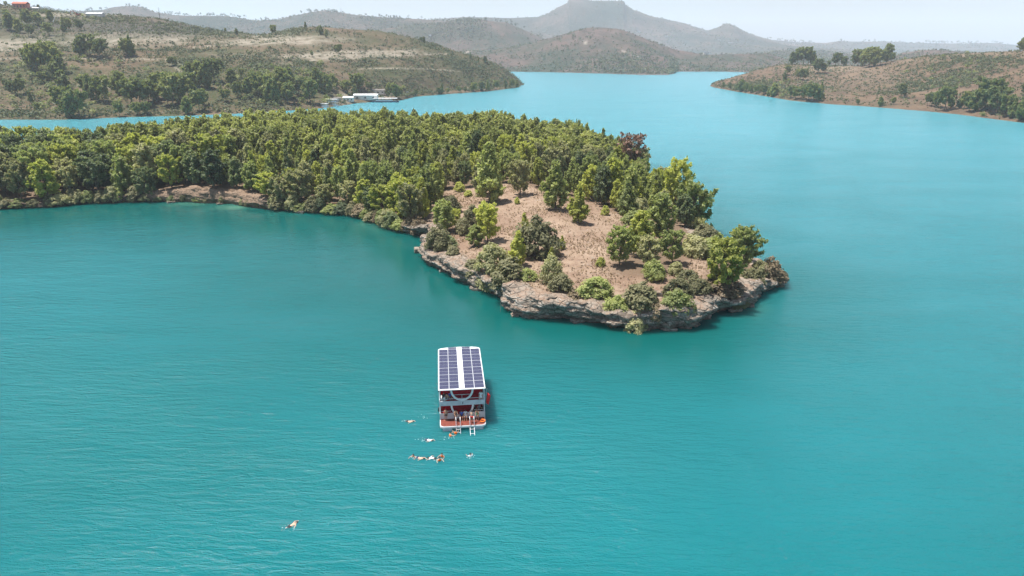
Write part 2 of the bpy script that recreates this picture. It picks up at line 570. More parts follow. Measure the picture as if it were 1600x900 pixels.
# --- right hillside
def pale_right(px, py, tv, X, Y):
    a = 0.9 * blob(px, py, 1290, 106, 55, 5) + 0.5 * blob(px, py, 1500, 85, 100, 4) + 0.5 * blob(px, py, 1400, 92, 60, 4) + 0.5 * blob(px, py, 1265, 128, 20, 6) + 0.3 * blob(px, py, 1360, 120, 60, 14)
    return np.clip(a, 0, 1)
loft("hillside", [
    ('front', 8, -3.0),
    ('shore', [(1080, 134), (1112, 136), (1150, 143), (1200, 151), (1235, 157), (1300, 163), (1350, 166), (1400, 170), (1450, 174), (1500, 179), (1560, 187), (1600, 192), (1800, 215), (2120, 250)]),
    ('back', 9, 2.3),
    ('ridge', [(1080, 131, 990), (1112, 132, 985), (1150, 130, 965), (1200, 128, 900), (1235, 130, 860), (1300, 135, 800), (1400, 136, 730), (1500, 136, 650), (1600, 140, 575), (1800, 150, 500), (2120, 170, 430)]),
    ('ridge', [(1080, 130, 1000), (1112, 129, 1000), (1150, 119, 1010), (1180, 111, 1010), (1205, 104, 1005), (1225, 100, 1000), (1260, 101, 1000), (1300, 104, 985), (1345, 103, 960), (1390, 96, 930), (1440, 89, 890), (1500, 84, 850), (1560, 81, 810), (1600, 79, 780), (1800, 70, 700), (2120, 55, 640)]),
    ('back', 120, None, -8), ('back', 260, -5.0)],
    [3, 6, 30, 34, 6, 5], 1080, 2120, 2.5, M['hill_right'], 2.2, 45, 31, taper=[(1120, 1100)], pale=pale_right, gully=2.2)

# --- centre hills across the water
def pale_c(px, py, tv, X, Y):
    a = 0.7 * blob(px, py, 915, 66, 3, 4) + 0.8 * np.exp(-((py - (68 + (px - 760) * -0.45)) / 1.2) ** 2) * ((px > 725) & (px < 800))
    a += 0.6 * np.exp(-((py - (84 + (px - 985) * 0.35)) / 1.5) ** 2) * ((px > 970) & (px < 1000))
    return np.clip(a, 0, 1)
loft("hills", [
    ('front', 20, -4.0),
    ('shore', [(560, 112), (780, 111), (800, 112), (860, 113), (940, 115), (1000, 117), (1045, 117), (1054, 115), (1058, 112), (1130, 112), (1210, 114), (1400, 113)]),
    ('ridge', [(560, 100, 1850), (780, 102, 1850), (860, 98, 1780), (940, 96, 1720), (1000, 100, 1690), (1045, 108, 1700), (1060, 103, 1800), (1130, 103, 1830), (1210, 106, 1850), (1400, 104, 1900)]),
    ('ridge', [(560, 75, 2100), (700, 82, 2100), (780, 85, 2050), (830, 80, 2000), (870, 68, 1980), (930, 64, 1950), (1000, 78, 1900), (1045, 92, 1880), (1060, 94, 1950), (1130, 96, 1980), (1210, 98, 2000), (1400, 98, 2050)]),
    ('ridge', [(560, 66, 2400), (700, 78, 2350), (760, 80, 2300), (800, 73, 2250), (850, 61, 2200), (890, 50, 2180), (915, 43, 2170), (935, 42, 2160), (965, 45, 2160), (1000, 57, 2150), (1035, 72, 2150), (1060, 82, 2150), (1100, 86, 2150), (1150, 85, 2160), (1195, 84, 2180), (1250, 97, 2200), (1400, 96, 2250)]),
    ('back', 250, None, -40), ('back', 500, -5.0)],
    [3, 14, 26, 26, 6, 5], 560, 1400, 2.5, M['hill_far'], 9, 160, 71, pale=pale_c, gully=9)

# --- middle distance hills
def mid_hills(line, Yr, Y0, seed, mat, namp, nsc, px0, px1, step=3, gully=12, z0=20):
    loft("hills", [
        ('abs', [(px0, Y0, -6), (px1, Y0, -6)]),
        ('abs', [(px0, Y0 + (Yr - Y0) * 0.35, z0), (px1, Y0 + (Yr - Y0) * 0.35, z0)]),
        ('ridge', [(a, b, Yr) for a, b in line]),
        ('back', Yr * 0.07, None, -30), ('back', Yr * 0.12, -6.0)],
        [6, 40, 6, 4], px0, px1, step, mat, namp, nsc, seed, gully=gully)
mid_hills([(480, 62), (580, 50), (620, 44), (650, 40), (690, 37), (720, 30), (750, 30), (790, 36), (815, 45), (850, 62), (900, 80)], 2900, 2350, 101, M['hill_far'], 14, 220, 480, 900)
mid_hills([(-520, 30), (-100, 20), (60, 12), (100, 17), (160, 18), (178, 12), (200, 10), (222, 13), (245, 22), (300, 25), (370, 28), (400, 34), (440, 31), (462, 24), (485, 18), (510, 16), (530, 19), (560, 24), (600, 27), (650, 29), (700, 33), (760, 45), (840, 60)], 3500, 2600, 131, M['mountain'], 18, 300, -520, 840)
mid_hills([(1330, 100), (1380, 92), (1410, 83), (1440, 79), (1470, 78), (1500, 80), (1540, 86), (1600, 90), (1800, 88)], 2100, 1500, 171, M['hill_far'], 8, 150, 1330, 1900, gully=7, z0=8)
mid_hills([(1080, 90), (1150, 84), (1200, 82), (1250, 78), (1330, 84), (1400, 86), (1500, 84), (1650, 84), (2120, 80)], 3200, 2400, 151, M['mountain'], 16, 260, 1080, 2120, z0=14)
mid_hills([(1000, 90), (1120, 76), (1170, 66), (1200, 61), (1240, 65), (1290, 67), (1310, 64), (1350, 64), (1390, 66), (1420, 68), (1470, 71), (1540, 67), (1600, 70), (1800, 62), (2120, 66)], 6500, 4800, 161, M['mountain'], 35, 600, 1000, 2120, gully=30, z0=25)
# plateau mountain
mid_hills([(420, 60), (560, 42), (640, 34), (700, 29), (745, 27), (790, 27), (845, 26), (856, 22), (872, 13), (884, 8), (887.5, 6), (888.5, 1), (915, 1.5), (950, 2.2), (972, 3.5), (975, 5), (977, 10), (990, 17), (1005, 22), (1030, 28), (1060, 34), (1082, 40), (1105, 47), (1115, 45), (1130, 40), (1139, 38.5), (1146, 40), (1165, 50), (1195, 60), (1260, 76), (1330, 86)], 5200, 3600, 181, M['mountain'], 22, 380, 420, 1330, step=1.5, gully=42, z0=40)

# ------------------------------------------------------------------ peninsula
front = [(-640, 352, 3), (-300, 338, 3), (-100, 330, 3), (0, 327, 2), (60, 326, 2), (130, 318, 1.8), (180, 318, 1.8), (240, 315, 3.5), (300, 317, 4.5), (360, 319, 4.2),
         (400, 326, 3.5), (430, 329, 2.2), (480, 332, 1.6), (540, 336, 1.6), (570, 342, 1.6), (596, 356, 2.0), (640, 367, 2.6), (662, 374, 3.6), (668, 381, 3.6), (655, 392, 2.6), (660, 402, 3.0), (672, 414, 3.4),
         (690, 425, 3.6), (705, 437, 3.8), (735, 449, 3.8), (765, 462, 4.0), (783, 468, 4.3), (787, 476, 4.3), (792, 488, 4.3), (806, 496, 4.3), (830, 498, 4.2), (880, 502, 3.7),
         (930, 509, 3.4), (975, 515, 3.4), (1020, 517, 4.0), (1070, 516, 4.2), (1098, 509, 4.6), (1106, 499, 4.4), (1120, 494, 3.8), (1145, 490, 3.4), (1172, 483, 3.2),
         (1188, 470, 3.6), (1192, 456, 3.4), (1206, 450, 1.5), (1222, 447, 1.5)]
poly = [(*P(a, b, z=0)[:2], h) for a, b, h in front]
poly += [(58.5, 139, 2), (56, 144, 2.4), (52, 150, 3), (49, 158, 3), (49, 170, 3), (50, 186, 3), (50, 202, 3), (47, 222, 3), (45, 250, 3), (45, 285, 3), (42, 315, 3), (34, 340, 3),
         (20, 365, 3), (0, 378, 3), (-25, 372, 3), (-55, 376, 3), (-95, 394, 3), (-135, 394, 3), (-165, 358, 3), (-176, 322, 3), (-188, 292, 2.5), (-225, 286, 2), (-300, 300, 2), (-420, 320, 2), (-520, 330, 2)]
poly = np.array(poly)

def resample(pts, step):
    """closed polyline, Chaikin-rounded, then evenly spaced"""
    p = pts
    for _ in range(2):
        q = np.roll(p, -1, 0)
        p = np.stack([p * 0.75 + q * 0.25, p * 0.25 + q * 0.75], 1).reshape(-1, p.shape[1])
    q = np.vstack([p, p[:1]])
    L = np.r_[0, np.cumsum(np.hypot(*(q[1:, :2] - q[:-1, :2]).T))]
    s = np.arange(0, L[-1], step)
    return np.stack([np.interp(s, L, q[:, k]) for k in range(q.shape[1])], 1)

shore = resample(poly, 0.9)
# jagged shoreline
def normals2(S, sm=3):
    d = np.roll(S, -sm, 0)[:, :2] - np.roll(S, sm, 0)[:, :2]
    d /= np.hypot(*d.T)[:, None] + 1e-9
    return np.stack([d[:, 1], -d[:, 0]], 1)       # outward for counter-clockwise travel
area = 0.5 * np.sum(shore[:, 0] * np.roll(shore[:, 1], -1) - np.roll(shore[:, 0], -1) * shore[:, 1])
SGN = 1.0 if area > 0 else -1.0
N2 = normals2(shore) * SGN
jag = 1.1 * fbm(shore[:, 0] / 7, shore[:, 1] / 7, octv=3, seed=41) + 0.5 * fbm(shore[:, 0] / 1.8, shore[:, 1] / 1.8, octv=2, seed=44)
shore[:, :2] += N2 * jag[:, None]
PB = resample(np.c_[shore[::4]], 3.0)             # coarse version for distances

def sdist(x, y, S=None):
    """signed distance to the shoreline (inside > 0) and lip height there"""
    S = PB if S is None else S
    x = np.asarray(x, float).ravel(); y = np.asarray(y, float).ravel()
    A = S[:, :2]; B = np.roll(A, -1, 0)
    best = np.full(len(x), 1e9); lip = np.zeros(len(x)); ins = np.zeros(len(x), bool)
    for i in range(len(A)):
        ax, ay = A[i]; bx, by = B[i]
        dx, dy = bx - ax, by - ay
        tt = np.clip(((x - ax) * dx + (y - ay) * dy) / (dx * dx + dy * dy + 1e-9), 0, 1)
        d = np.hypot(x - ax - tt * dx, y - ay - tt * dy)
        m = d < best
        best[m] = d[m]; lip[m] = S[i, 2]
        if (by - ay) != 0:
            c_ = ((ay > y) != (by > y)) & (x < (bx - ax) * (y - ay) / (by - ay) + ax)
            ins ^= c_
    return np.where(ins, best, -best), lip

def blur_lip(lip, d):
    return lip * np.exp(-d / 60) + 4.4 * (1 - np.exp(-d / 60))

def pen_h(x, y, d, lip):
    d0 = np.clip(d, 0, None)
    h = blur_lip(lip, np.clip(d0 - 2, 0, None))
    # gentle rise inland, and to the back
    h = h + 2.6 * sstep(5, 60, d0) + 1.6 * sstep(150, 260, y) * sstep(5, 50, d0)
    h = h + 0.55 * fbm(x / 14, y / 14, octv=4, seed=61) * sstep(1.5, 10, d0) + 0.16 * fbm(x / 2.2, y / 2.2, octv=3, seed=66) * sstep(2, 5, d0)
    return h

gx = np.concatenate([np.arange(-520, -230, 4.0), np.arange(-230, -60, 1.6), np.arange(-60, 66, 0.8)])
gy = np.concatenate([np.arange(98, 235, 0.8), np.arange(235, 405, 1.8)])
GX, GY = np.meshgrid(gx, gy)
D, LIP = sdist(GX, GY)
D = D.reshape(GX.shape); LIP = LIP.reshape(GX.shape)
# smooth the lip field a little
for _ in range(6):
    LIP[1:-1, 1:-1] = (LIP[1:-1, 1:-1] + LIP[:-2, 1:-1] + LIP[2:, 1:-1] + LIP[1:-1, :-2] + LIP[1:-1, 2:]) / 5
HH = pen_h(GX, GY, D, LIP)
drop = sstep(3.2, 1.0, D)
HH = HH * (1 - drop) + (-2.5) * drop
TPEN = dict(X=GX, Y=GY, Z=HH, D=D)

CLEAR_PX = [(636, 352), (655, 330), (690, 291), (760, 286), (850, 297), (930, 308), (975, 325), (985, 345), (1000, 372), (960, 395), (955, 412), (1030, 425), (1075, 405), (1072, 380), (1100, 382), (1110, 395), (1105, 430), (1120, 460), (1090, 500), (1000, 505), (900, 495), (800, 480), (770, 455), (700, 425), (662, 396), (672, 376)]
CLEAR = np.array([P(a, b, z=6.0)[:2] for a, b in CLEAR_PX])
def in_poly(x, y, Pg):
    x = np.asarray(x, float); y = np.asarray(y, float)
    r = np.zeros(x.shape, bool)
    for i in range(len(Pg)):
        ax, ay = Pg[i]; bx, by = Pg[(i + 1) % len(Pg)]
        if ay == by: continue
        r ^= ((ay > y) != (by > y)) & (x < (bx - ax) * (y - ay) / (by - ay) + ax)
    return r
inc = in_poly(GX, GY, CLEAR).astype(float)
for _ in range(5):
    inc[1:-1, 1:-1] = (inc[1:-1, 1:-1] + inc[:-2, 1:-1] + inc[2:, 1:-1] + inc[1:-1, :-2] + inc[1:-1, 2:]) / 5
Qf = grid_faces(*GX.shape)
keep = (D.ravel()[Qf] > -1.5).any(1)
pm = qmesh("ground", np.stack([GX, GY, HH], -1).reshape(-1, 3), Qf[keep], [M['soil']], attrs={"litter": ('POINT', 1 - inc)}, smooth=True)
ground = link("ground", pm)
tag(ground, kind='structure')

def pen_z(x, y):
    """ground height of the peninsula (bilinear)"""
    i = np.clip(np.searchsorted(gy, y) - 1, 0, len(gy) - 2); j = np.clip(np.searchsorted(gx, x) - 1, 0, len(gx) - 2)
    v = (y - gy[i]) / (gy[i + 1] - gy[i]); u = (x - gx[j]) / (gx[j + 1] - gx[j])
    return float((HH[i, j] * (1 - u) + HH[i, j + 1] * u) * (1 - v) + (HH[i + 1, j] * (1 - u) + HH[i + 1, j + 1] * u) * v)
def pen_d(x, y):
    i = np.clip(np.searchsorted(gy, y) - 1, 0, len(gy) - 2); j = np.clip(np.searchsorted(gx, x) - 1, 0, len(gx) - 2)
    return float(D[i, j])

def pen_at(px, py):
    """ground point of the peninsula under a photo pixel"""
    lo, hi = 0.0, 12.0
    z = 5.0
    for _ in range(14):
        x, y, _z = P(px, py, z=z)
        z = 0.5 * z + 0.5 * max(pen_z(x, y), 0)
    x, y, _z = P(px, py, z=z)
    return x, y, z

# cliff: a strip of rock around the whole shoreline
fine = resample(np.c_[shore[::2]], 0.42)
fpx, fpy, _ = proj(fine[:, 0], fine[:, 1], np.zeros(len(fine)))
vis = (fine[:, 0] > -235) & (fine[:, 1] < 260)
i0 = np.argmax(~vis) if (~vis).any() else 0
fine = np.roll(fine, -i0, 0); vis = np.roll(vis, -i0)
NN = normals2(fine, 4) * SGN
fpx, fpy, _ = proj(fine[:, 0], fine[:, 1], np.zeros(len(fine)))
lipz_d = np.clip(sdist(fine[:, 0] - NN[:, 0] * 4.5, fine[:, 1] - NN[:, 1] * 4.5)[0], 0.3, None)
prof = [(-5.5, 'cap', -0.25), (-4.4, 'cap', .06), (-3.4, 'cap', .10), (-2.5, 'cap', .10), (-1.7, 'cap', 0.06), (-1.1, 'cap', 0.0), (-0.6, 'f', 1.0), (-0.25, 'f', .97), (0.0, 'f', .92), (0.15, 'f', .86), (.22, 'f', .80), (.26, 'f', .73), (0.3, 'f', .66), (.30, 'f', .60), (.28, 'f', .53),
        (.24, 'f', .46), (.18, 'f', .40), (.1, 'f', .33), (0.0, 'f', .27), (-.15, 'f', .21), (-.35, 'f', .16), (-.6, 'f', .11), (-.75, 'f', .06), (-.8, 'f', .02), (-.7, 'f', -.04), (-.2, 'f', -.12), (.6, 'f', -.3), (1.5, 'f', -.7)]
rowsV = []
lip = fine[:, 2].copy()
for _ in range(10):
    lip = (lip + np.roll(lip, 1) + np.roll(lip, -1)) / 3
lipn = lip * (1 + 0.30 * fbm(fine[:, 0] / 4.5, fine[:, 1] / 4.5, octv=3, seed=77))
earth = np.where((fpx < 640) & vis, sstep(640, 570, fpx) * (0.35 + 0.65 * sstep(200, 245, fpx) * sstep(430, 395, fpx)), 0.0)
earth = np.where(~vis, 0.9, earth)
bank_shade = 0.85 * np.where(vis, sstep(625, 585, fpx) * (1 - sstep(215, 245, fpx) * sstep(432, 402, fpx)) * (fine[:, 1] < 262), 0.3)
crack = np.exp(-((fpx - 785.5) / 2.2) ** 2) * 2.6 + np.exp(-((fpx - 1106) / 2.5) ** 2) * 1.6 + np.exp(-((fpx - 662) / 6) ** 2) * 1.5 * (fpy < 388)
under = (np.exp(-((fpx - 1140) / 22) ** 2) + np.exp(-((fpx - 655) / 12) ** 2) * (fpy < 385) + 0.7 * np.exp(-((fpx - 1060) / 8) ** 2)) * 1.8
pd0, pl0 = None, None
for off, typ, fr in prof:
    x = fine[:, 0] + NN[:, 0] * off; y = fine[:, 1] + NN[:, 1] * off
    if typ == 'cap':
        dd, _l = sdist(x, y)
        hh = pen_h(x, y, np.clip(dd, 0, None), lip)
        w = sstep(-4.4, -1.1, np.full_like(x, off))
        z = hh * (1 - w) + lipn * w + fr + (0.45 * fbm(x / 1.6, y / 1.6, octv=3, seed=88) - 0.12) * sstep(-4.6, -2.0, np.full_like(x, off))
        if fr < 0: z = hh + fr
    else:
        z = lipn * fr if fr > 0 else fr * 4.0
        z = z + 0 * x
    if typ == 'f' or off > -3:
        q = np.floor(z / 0.62 + 0.8 * fbm(x / 6, y / 6, octv=2, seed=99))
        led = 0.95 * (_hash(np.floor((x + y) / 2.9 + q * 7.3), q, q * 0, 5) - 0.5) + 0.5 * fbm(x / 2.0, y / 2.0, z / 1.1, octv=3, seed=101) + 0.25 * fbm(x / 0.7, y / 0.7, z / 0.6, octv=2, seed=103)
        led += 0.9 * fbm(x / 4, y / 4, z / 3, octv=2, seed=107)
        cell_ = _hash(np.floor(x / 1.7 + 0.3 * np.sin(y)), np.floor(y / 1.7 + 0.3 * np.sin(x)), np.floor(z / 1.3), 8)
        led += 0.9 * (cell_ - 0.5) * (typ == 'f')
        k = 1 if typ == 'f' else 0.5
        led = led * (1 - 0.5 * earth)
        if typ == 'f':
            led = led - crack * (fr > -0.1) - under * sstep(0.7, 0.1, fr) * (fr < 0.7)
        x = x + NN[:, 0] * led * k; y = y + NN[:, 1] * led * k
        # earthy banks lean back
        lean = earth * 1.7 * max(fr, 0) if typ == 'f' else earth * 1.7
        x = x - NN[:, 0] * lean; y = y - NN[:, 1] * lean
    rowsV.append(np.stack([x, y, z], 1))
CV = np.array(rowsV)
nrow, ncol = CV.shape[:2]
Qc = grid_faces(nrow, ncol, wrap=True)
cliff = link("cliff", qmesh("cliff", CV.reshape(-1, 3), Qc, [M['rock']], attrs={"earth": ('POINT', np.broadcast_to(np.clip(earth, 0, 1), (nrow, ncol))), "bank_shade": ('POINT', np.broadcast_to(bank_shade, (nrow, ncol)))}, smooth=False))
tag(cliff, kind='structure')

# ------------------------------------------------------------------ water
t = NT("lake_water")
g = t.pos()
geo = t.n("ShaderNodeNewGeometry")
far = t.n("ShaderNodeCameraData").outputs["View Distance"]
sw = t.noise(t.pos((1, 1.6, 1)), 0.008, 4, 0.55)
base = t.mix(t.ramp(sw, [(0.35, 0), (0.65, 1)]), (0.0002, 0.108, 0.122), (0.0003, 0.122, 0.138))
sepw = t.n("ShaderNodeSeparateXYZ"); t.l(g, sepw.inputs[0])
lake = t.math('ADD', t.math('MULTIPLY', sepw.outputs[1], 0.0020), t.math('MULTIPLY', sepw.outputs[0], 0.0006))
reach = t.math('ADD', lake, t.math('MULTIPLY', sw, 0.12))
base = t.mix(t.ramp(reach, [(0.12, 0.0), (0.32, 0.32), (0.60, 0.68), (1.0, 1.0)]), base, (0.060, 0.250, 0.300))     # sky reflection painted into the colour, stronger up the open reach
base = t.mix(t.math('MULTIPLY', t.attr("calm_reflect"), 1.0), base, (0.0006, 0.068, 0.060))      # dark shore reflection painted into the bay's colour
base = t.mix(t.attr("shallow"), base, (0.12, 0.28, 0.19))
def wmap(rot, sc):
    mp = t.n("ShaderNodeMapping")
    mp.inputs["Rotation"].default_value = (0, 0, rot)
    mp.inputs["Scale"].default_value = sc
    t.l(g, mp.inputs["Vector"])
    return mp.outputs[0]
r1 = t.noise(wmap(R(24), (0.26, 1.0, 1)), 1.15, 3, 0.55, 0.35)
r2 = t.noise(wmap(R(-12), (0.9, 1.9, 1)), 1.9, 4, 0.62, 0.3)
r3 = t.noise(wmap(R(10), (0.35, 1.0, 1)), 0.22, 3, 0.5, 0.2)
patch = t.ramp(t.noise(t.pos((1, 2.0, 1)), 0.02, 3, 0.6), [(0.35, 0.45), (0.62, 1.0)])
h = t.math('ADD', t.math('MULTIPLY', r1, 0.55), t.math('ADD', t.math('MULTIPLY', r2, 0.17), t.math('MULTIPLY', r3, 0.60)))
sp = t.noise(t.pos((1, 1.3, 1)), 4.5, 2, 0.5)
sp = t.math('MAXIMUM', t.math('SUBTRACT', sp, 0.63), 0.0)
spm = t.ramp(t.noise(t.pos((1, 1, 1)), 0.07, 3, 0.6), [(0.46, 0.0), (0.62, 1.0)])
h = t.math('ADD', h, t.math('MULTIPLY', t.math('MULTIPLY', sp, spm), 0.9))
h = t.math('MULTIPLY', h, t.math('MULTIPLY', patch, t.math('SUBTRACT', 1.0, t.attr("calm_reflect"))))
nrm = t.bump(h, 1.0, 1.25)
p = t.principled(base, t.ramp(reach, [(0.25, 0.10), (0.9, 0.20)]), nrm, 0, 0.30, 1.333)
p.subsurface_method = 'BURLEY'
p.inputs["Subsurface Weight"].default_value = 1.0
p.inputs["Subsurface Radius"].default_value = (0.6, 1.0, 1.0)
p.inputs["Subsurface Scale"].default_value = 4.0
M['water'] = t.done(p)

wx = np.concatenate([-np.geomspace(12000, 420, 14), np.arange(-400, 400, 5.0), np.geomspace(420, 12000, 14)])
wy = np.concatenate([[-11800, -4000, -1200, -300, 0, 40], np.arange(60, 420, 5.0), np.geomspace(440, 12000, 16)])
WX, WY = np.meshgrid(wx, wy)
sh = np.zeros_like(WX)
for (px, py, rx, ry, a) in [(372, 322, 26, 3.2, .75), (300, 319, 30, 2.5, .4), (590, 349, 14, 5, .55), (610, 357, 12, 5, .4), (1186, 484, 12, 9, .45), (445, 331, 14, 3, .25)]:
    qx, qy, _ = proj(WX, np.clip(WY, 60, None), WX * 0)
    sh += a * np.exp(-((qx - px) / rx) ** 2 - ((qy - py) / ry) ** 2) * (WY > 60)
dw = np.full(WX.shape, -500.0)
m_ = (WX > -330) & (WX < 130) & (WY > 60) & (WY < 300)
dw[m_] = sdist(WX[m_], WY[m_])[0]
calm_reflect = 0.94 * np.exp(-(np.clip(-dw, 0, None) / (24.0 + 30.0 * sstep(10, -60, WX))) ** 2) * (1 - 0.5 * sstep(20, 70, WX))
water = link("water", qmesh("water", np.stack([WX, WY, WX * 0], -1).reshape(-1, 3), grid_faces(*WX.shape), [M['water']], attrs={"shallow": ('POINT', np.clip(sh, 0, 1)), "calm_reflect": ('POINT', calm_reflect)}, smooth=True))
tag(water, kind='structure')

# haze: one box of pale air round everything, sky outside
t = NT("haze_air")
pv = t.n("ShaderNodeVolumePrincipled")
pv.inputs["Color"].default_value = (0.84, 0.89, 1.0, 1)
pv.inputs["Density"].default_value = 0.00011
pv.inputs["Anisotropy"].default_value = 0.0
t.l(pv.outputs[0], t.out.inputs["Volume"])
mb = MB()
mb.box((0, 0, 289), (26000, 26000, 592))
hz = mb.build("haze", t.m)
tag(hz, kind='stuff')

# ------------------------------------------------------------------ foliage
M['pine_bright'] = foliage("pine_needles_bright", (0.139, 0.147, 0.039), (0.222, 0.228, 0.055), (0.293, 0.292, 0.079), 0.55)
M['pine_mid'] = foliage("pine_needles_mid", (0.108, 0.124, 0.049), (0.169, 0.186, 0.067), (0.232, 0.241, 0.087), 0.55)
M['pine_olive'] = foliage("pine_needles_olive", (0.129, 0.127, 0.067), (0.196, 0.189, 0.098), (0.253, 0.241, 0.132), 0.55)
M['pine_dark'] = foliage("pine_needles_dark", (0.056, 0.072, 0.041), (0.103, 0.121, 0.060), (0.154, 0.169, 0.076), 0.55)
M['shrub_grey'] = foliage("shrub_leaves_grey", (0.083, 0.083, 0.041), (0.135, 0.129, 0.065), (0.185, 0.170, 0.093), 0.28)
M['shrub_brown'] = foliage("shrub_leaves_brown", (0.112, 0.083, 0.053), (0.160, 0.122, 0.075), (0.204, 0.164, 0.097), 0.18)
M['dead_brown'] = foliage("dead_needles", (0.122, 0.070, 0.053), (0.185, 0.108, 0.079), (0.233, 0.145, 0.106), 0.2)
M['mass'] = foliage("forest_mass_leaves", (0.108, 0.120, 0.046), (0.190, 0.199, 0.069), (0.273, 0.272, 0.090), 0.45, mass=True)
M['scrub'] = foliage("scrub_leaves", (0.032, 0.046, 0.022), (0.062, 0.076, 0.032), (0.125, 0.122, 0.058), 0.2, mass=True)
M['hilltree'] = foliage("hill_tree_leaves", (0.076, 0.094, 0.036), (0.125, 0.140, 0.050), (0.190, 0.195, 0.064), 0.42)
M['weeds'] = foliage("dry_weed_stems", (0.10, 0.068, 0.046), (0.19, 0.135, 0.092), (0.28, 0.215, 0.15), 0.4, mass=True)
M['thicket'] = foliage("thicket_leaves", (0.070, 0.088, 0.034), (0.115, 0.130, 0.046), (0.180, 0.182, 0.062), 0.4, mass=True)
M['bark'] = simple("bark", (0.13, 0.095, 0.07), 0.9, 0.35, 4)
M['bark_grey'] = simple("bark_grey", (0.16, 0.145, 0.13), 0.9, 0.3, 4)

def leaf_quads(Cn, Rn, cnt, size, rng, up=0.55, elong=1.6, center=None, feather=False):
    """Cn (k,3) clump centres, Rn (k,3) radii, cnt leaves each -> verts, quads, leafvar per face"""
    k = len(Cn)
    cnt = np.maximum(1, np.asarray(cnt, int) * np.ones(k, int))
    idx = np.repeat(np.arange(k), cnt)
    n = len(idx)
    d = rng.normal(size=(n, 3)); d /= np.linalg.norm(d, axis=1)[:, None]
    d[:, 2] = np.where(rng.random(n) < 0.65, np.abs(d[:, 2]), d[:, 2])
    rad = rng.random(n) ** 0.45
    pos = Cn[idx] + d * rad[:, None] * Rn[idx]
    nrm = d * 0.75 + np.array([0, 0, up]) + rng.normal(size=(n, 3)) * 0.55
    if center is not None:
        o = pos - center; o /= np.linalg.norm(o, axis=1)[:, None] + 1e-6
        nrm += 0.5 * o
    nrm /= np.linalg.norm(nrm, axis=1)[:, None]
    if feather:      # upright needle tufts
        upd = d * 0.55 + np.array([0, 0, 0.9]) + rng.normal(size=(n, 3)) * 0.38
        sel = (rng.random(n) < 0.45)[:, None]
        nn_ = np.cross(upd, rng.normal(size=(n, 3))); nn_ /= np.linalg.norm(nn_, axis=1)[:, None] + 1e-9
        nrm = np.where(sel, nn_, nrm)
        a = np.where(sel, upd, np.cross(nrm, rng.normal(size=(n, 3))))
        a /= np.linalg.norm(a, axis=1)[:, None] + 1e-9
    else:
        a = np.cross(nrm, rng.normal(size=(n, 3))); a /= np.linalg.norm(a, axis=1)[:, None] + 1e-9
    b = np.cross(nrm, a); b /= np.linalg.norm(b, axis=1)[:, None] + 1e-9
    s = size * (0.6 + 0.8 * rng.random(n))[:, None]
    a = a * s * 0.5 * elong; b = b * s * 0.5
    V = np.stack([pos - a, pos - b * 0.9 + a * 0.1, pos + a, pos + b * 0.9 + a * 0.1], 1).reshape(-1, 3)
    Q = np.arange(n * 4).reshape(n, 4)
    cv = rng.random(k)
    lv = 0.5 * cv[idx] + 0.5 * rng.random(n)
    return V, Q, lv

def cone_tubes(segs, seg=6):
    """segs list of (p0, p1, r0, r1) -> verts, quads"""
    V, Q = [], []
    for p0, p1, r0, r1 in segs:
        p0 = np.array(p0, float); p1 = np.array(p1, float)
        d = p1 - p0; d /= np.linalg.norm(d) + 1e-9
        u = np.cross(d, [0.3, 1, 0.2]); u /= np.linalg.norm(u) + 1e-9
        v = np.cross(d, u)
        base = len(V)
        for p, r in ((p0, r0), (p1, r1)):
            for k in range(seg):
                an = 2 * math.pi * k / seg
                V.append(p + (u * math.cos(an) + v * math.sin(an)) * r)
        for k in range(seg):
            Q.append((base + k, base + (k + 1) % seg, base + seg + (k + 1) % seg, base + seg + k))
    return np.array(V), np.array(Q)

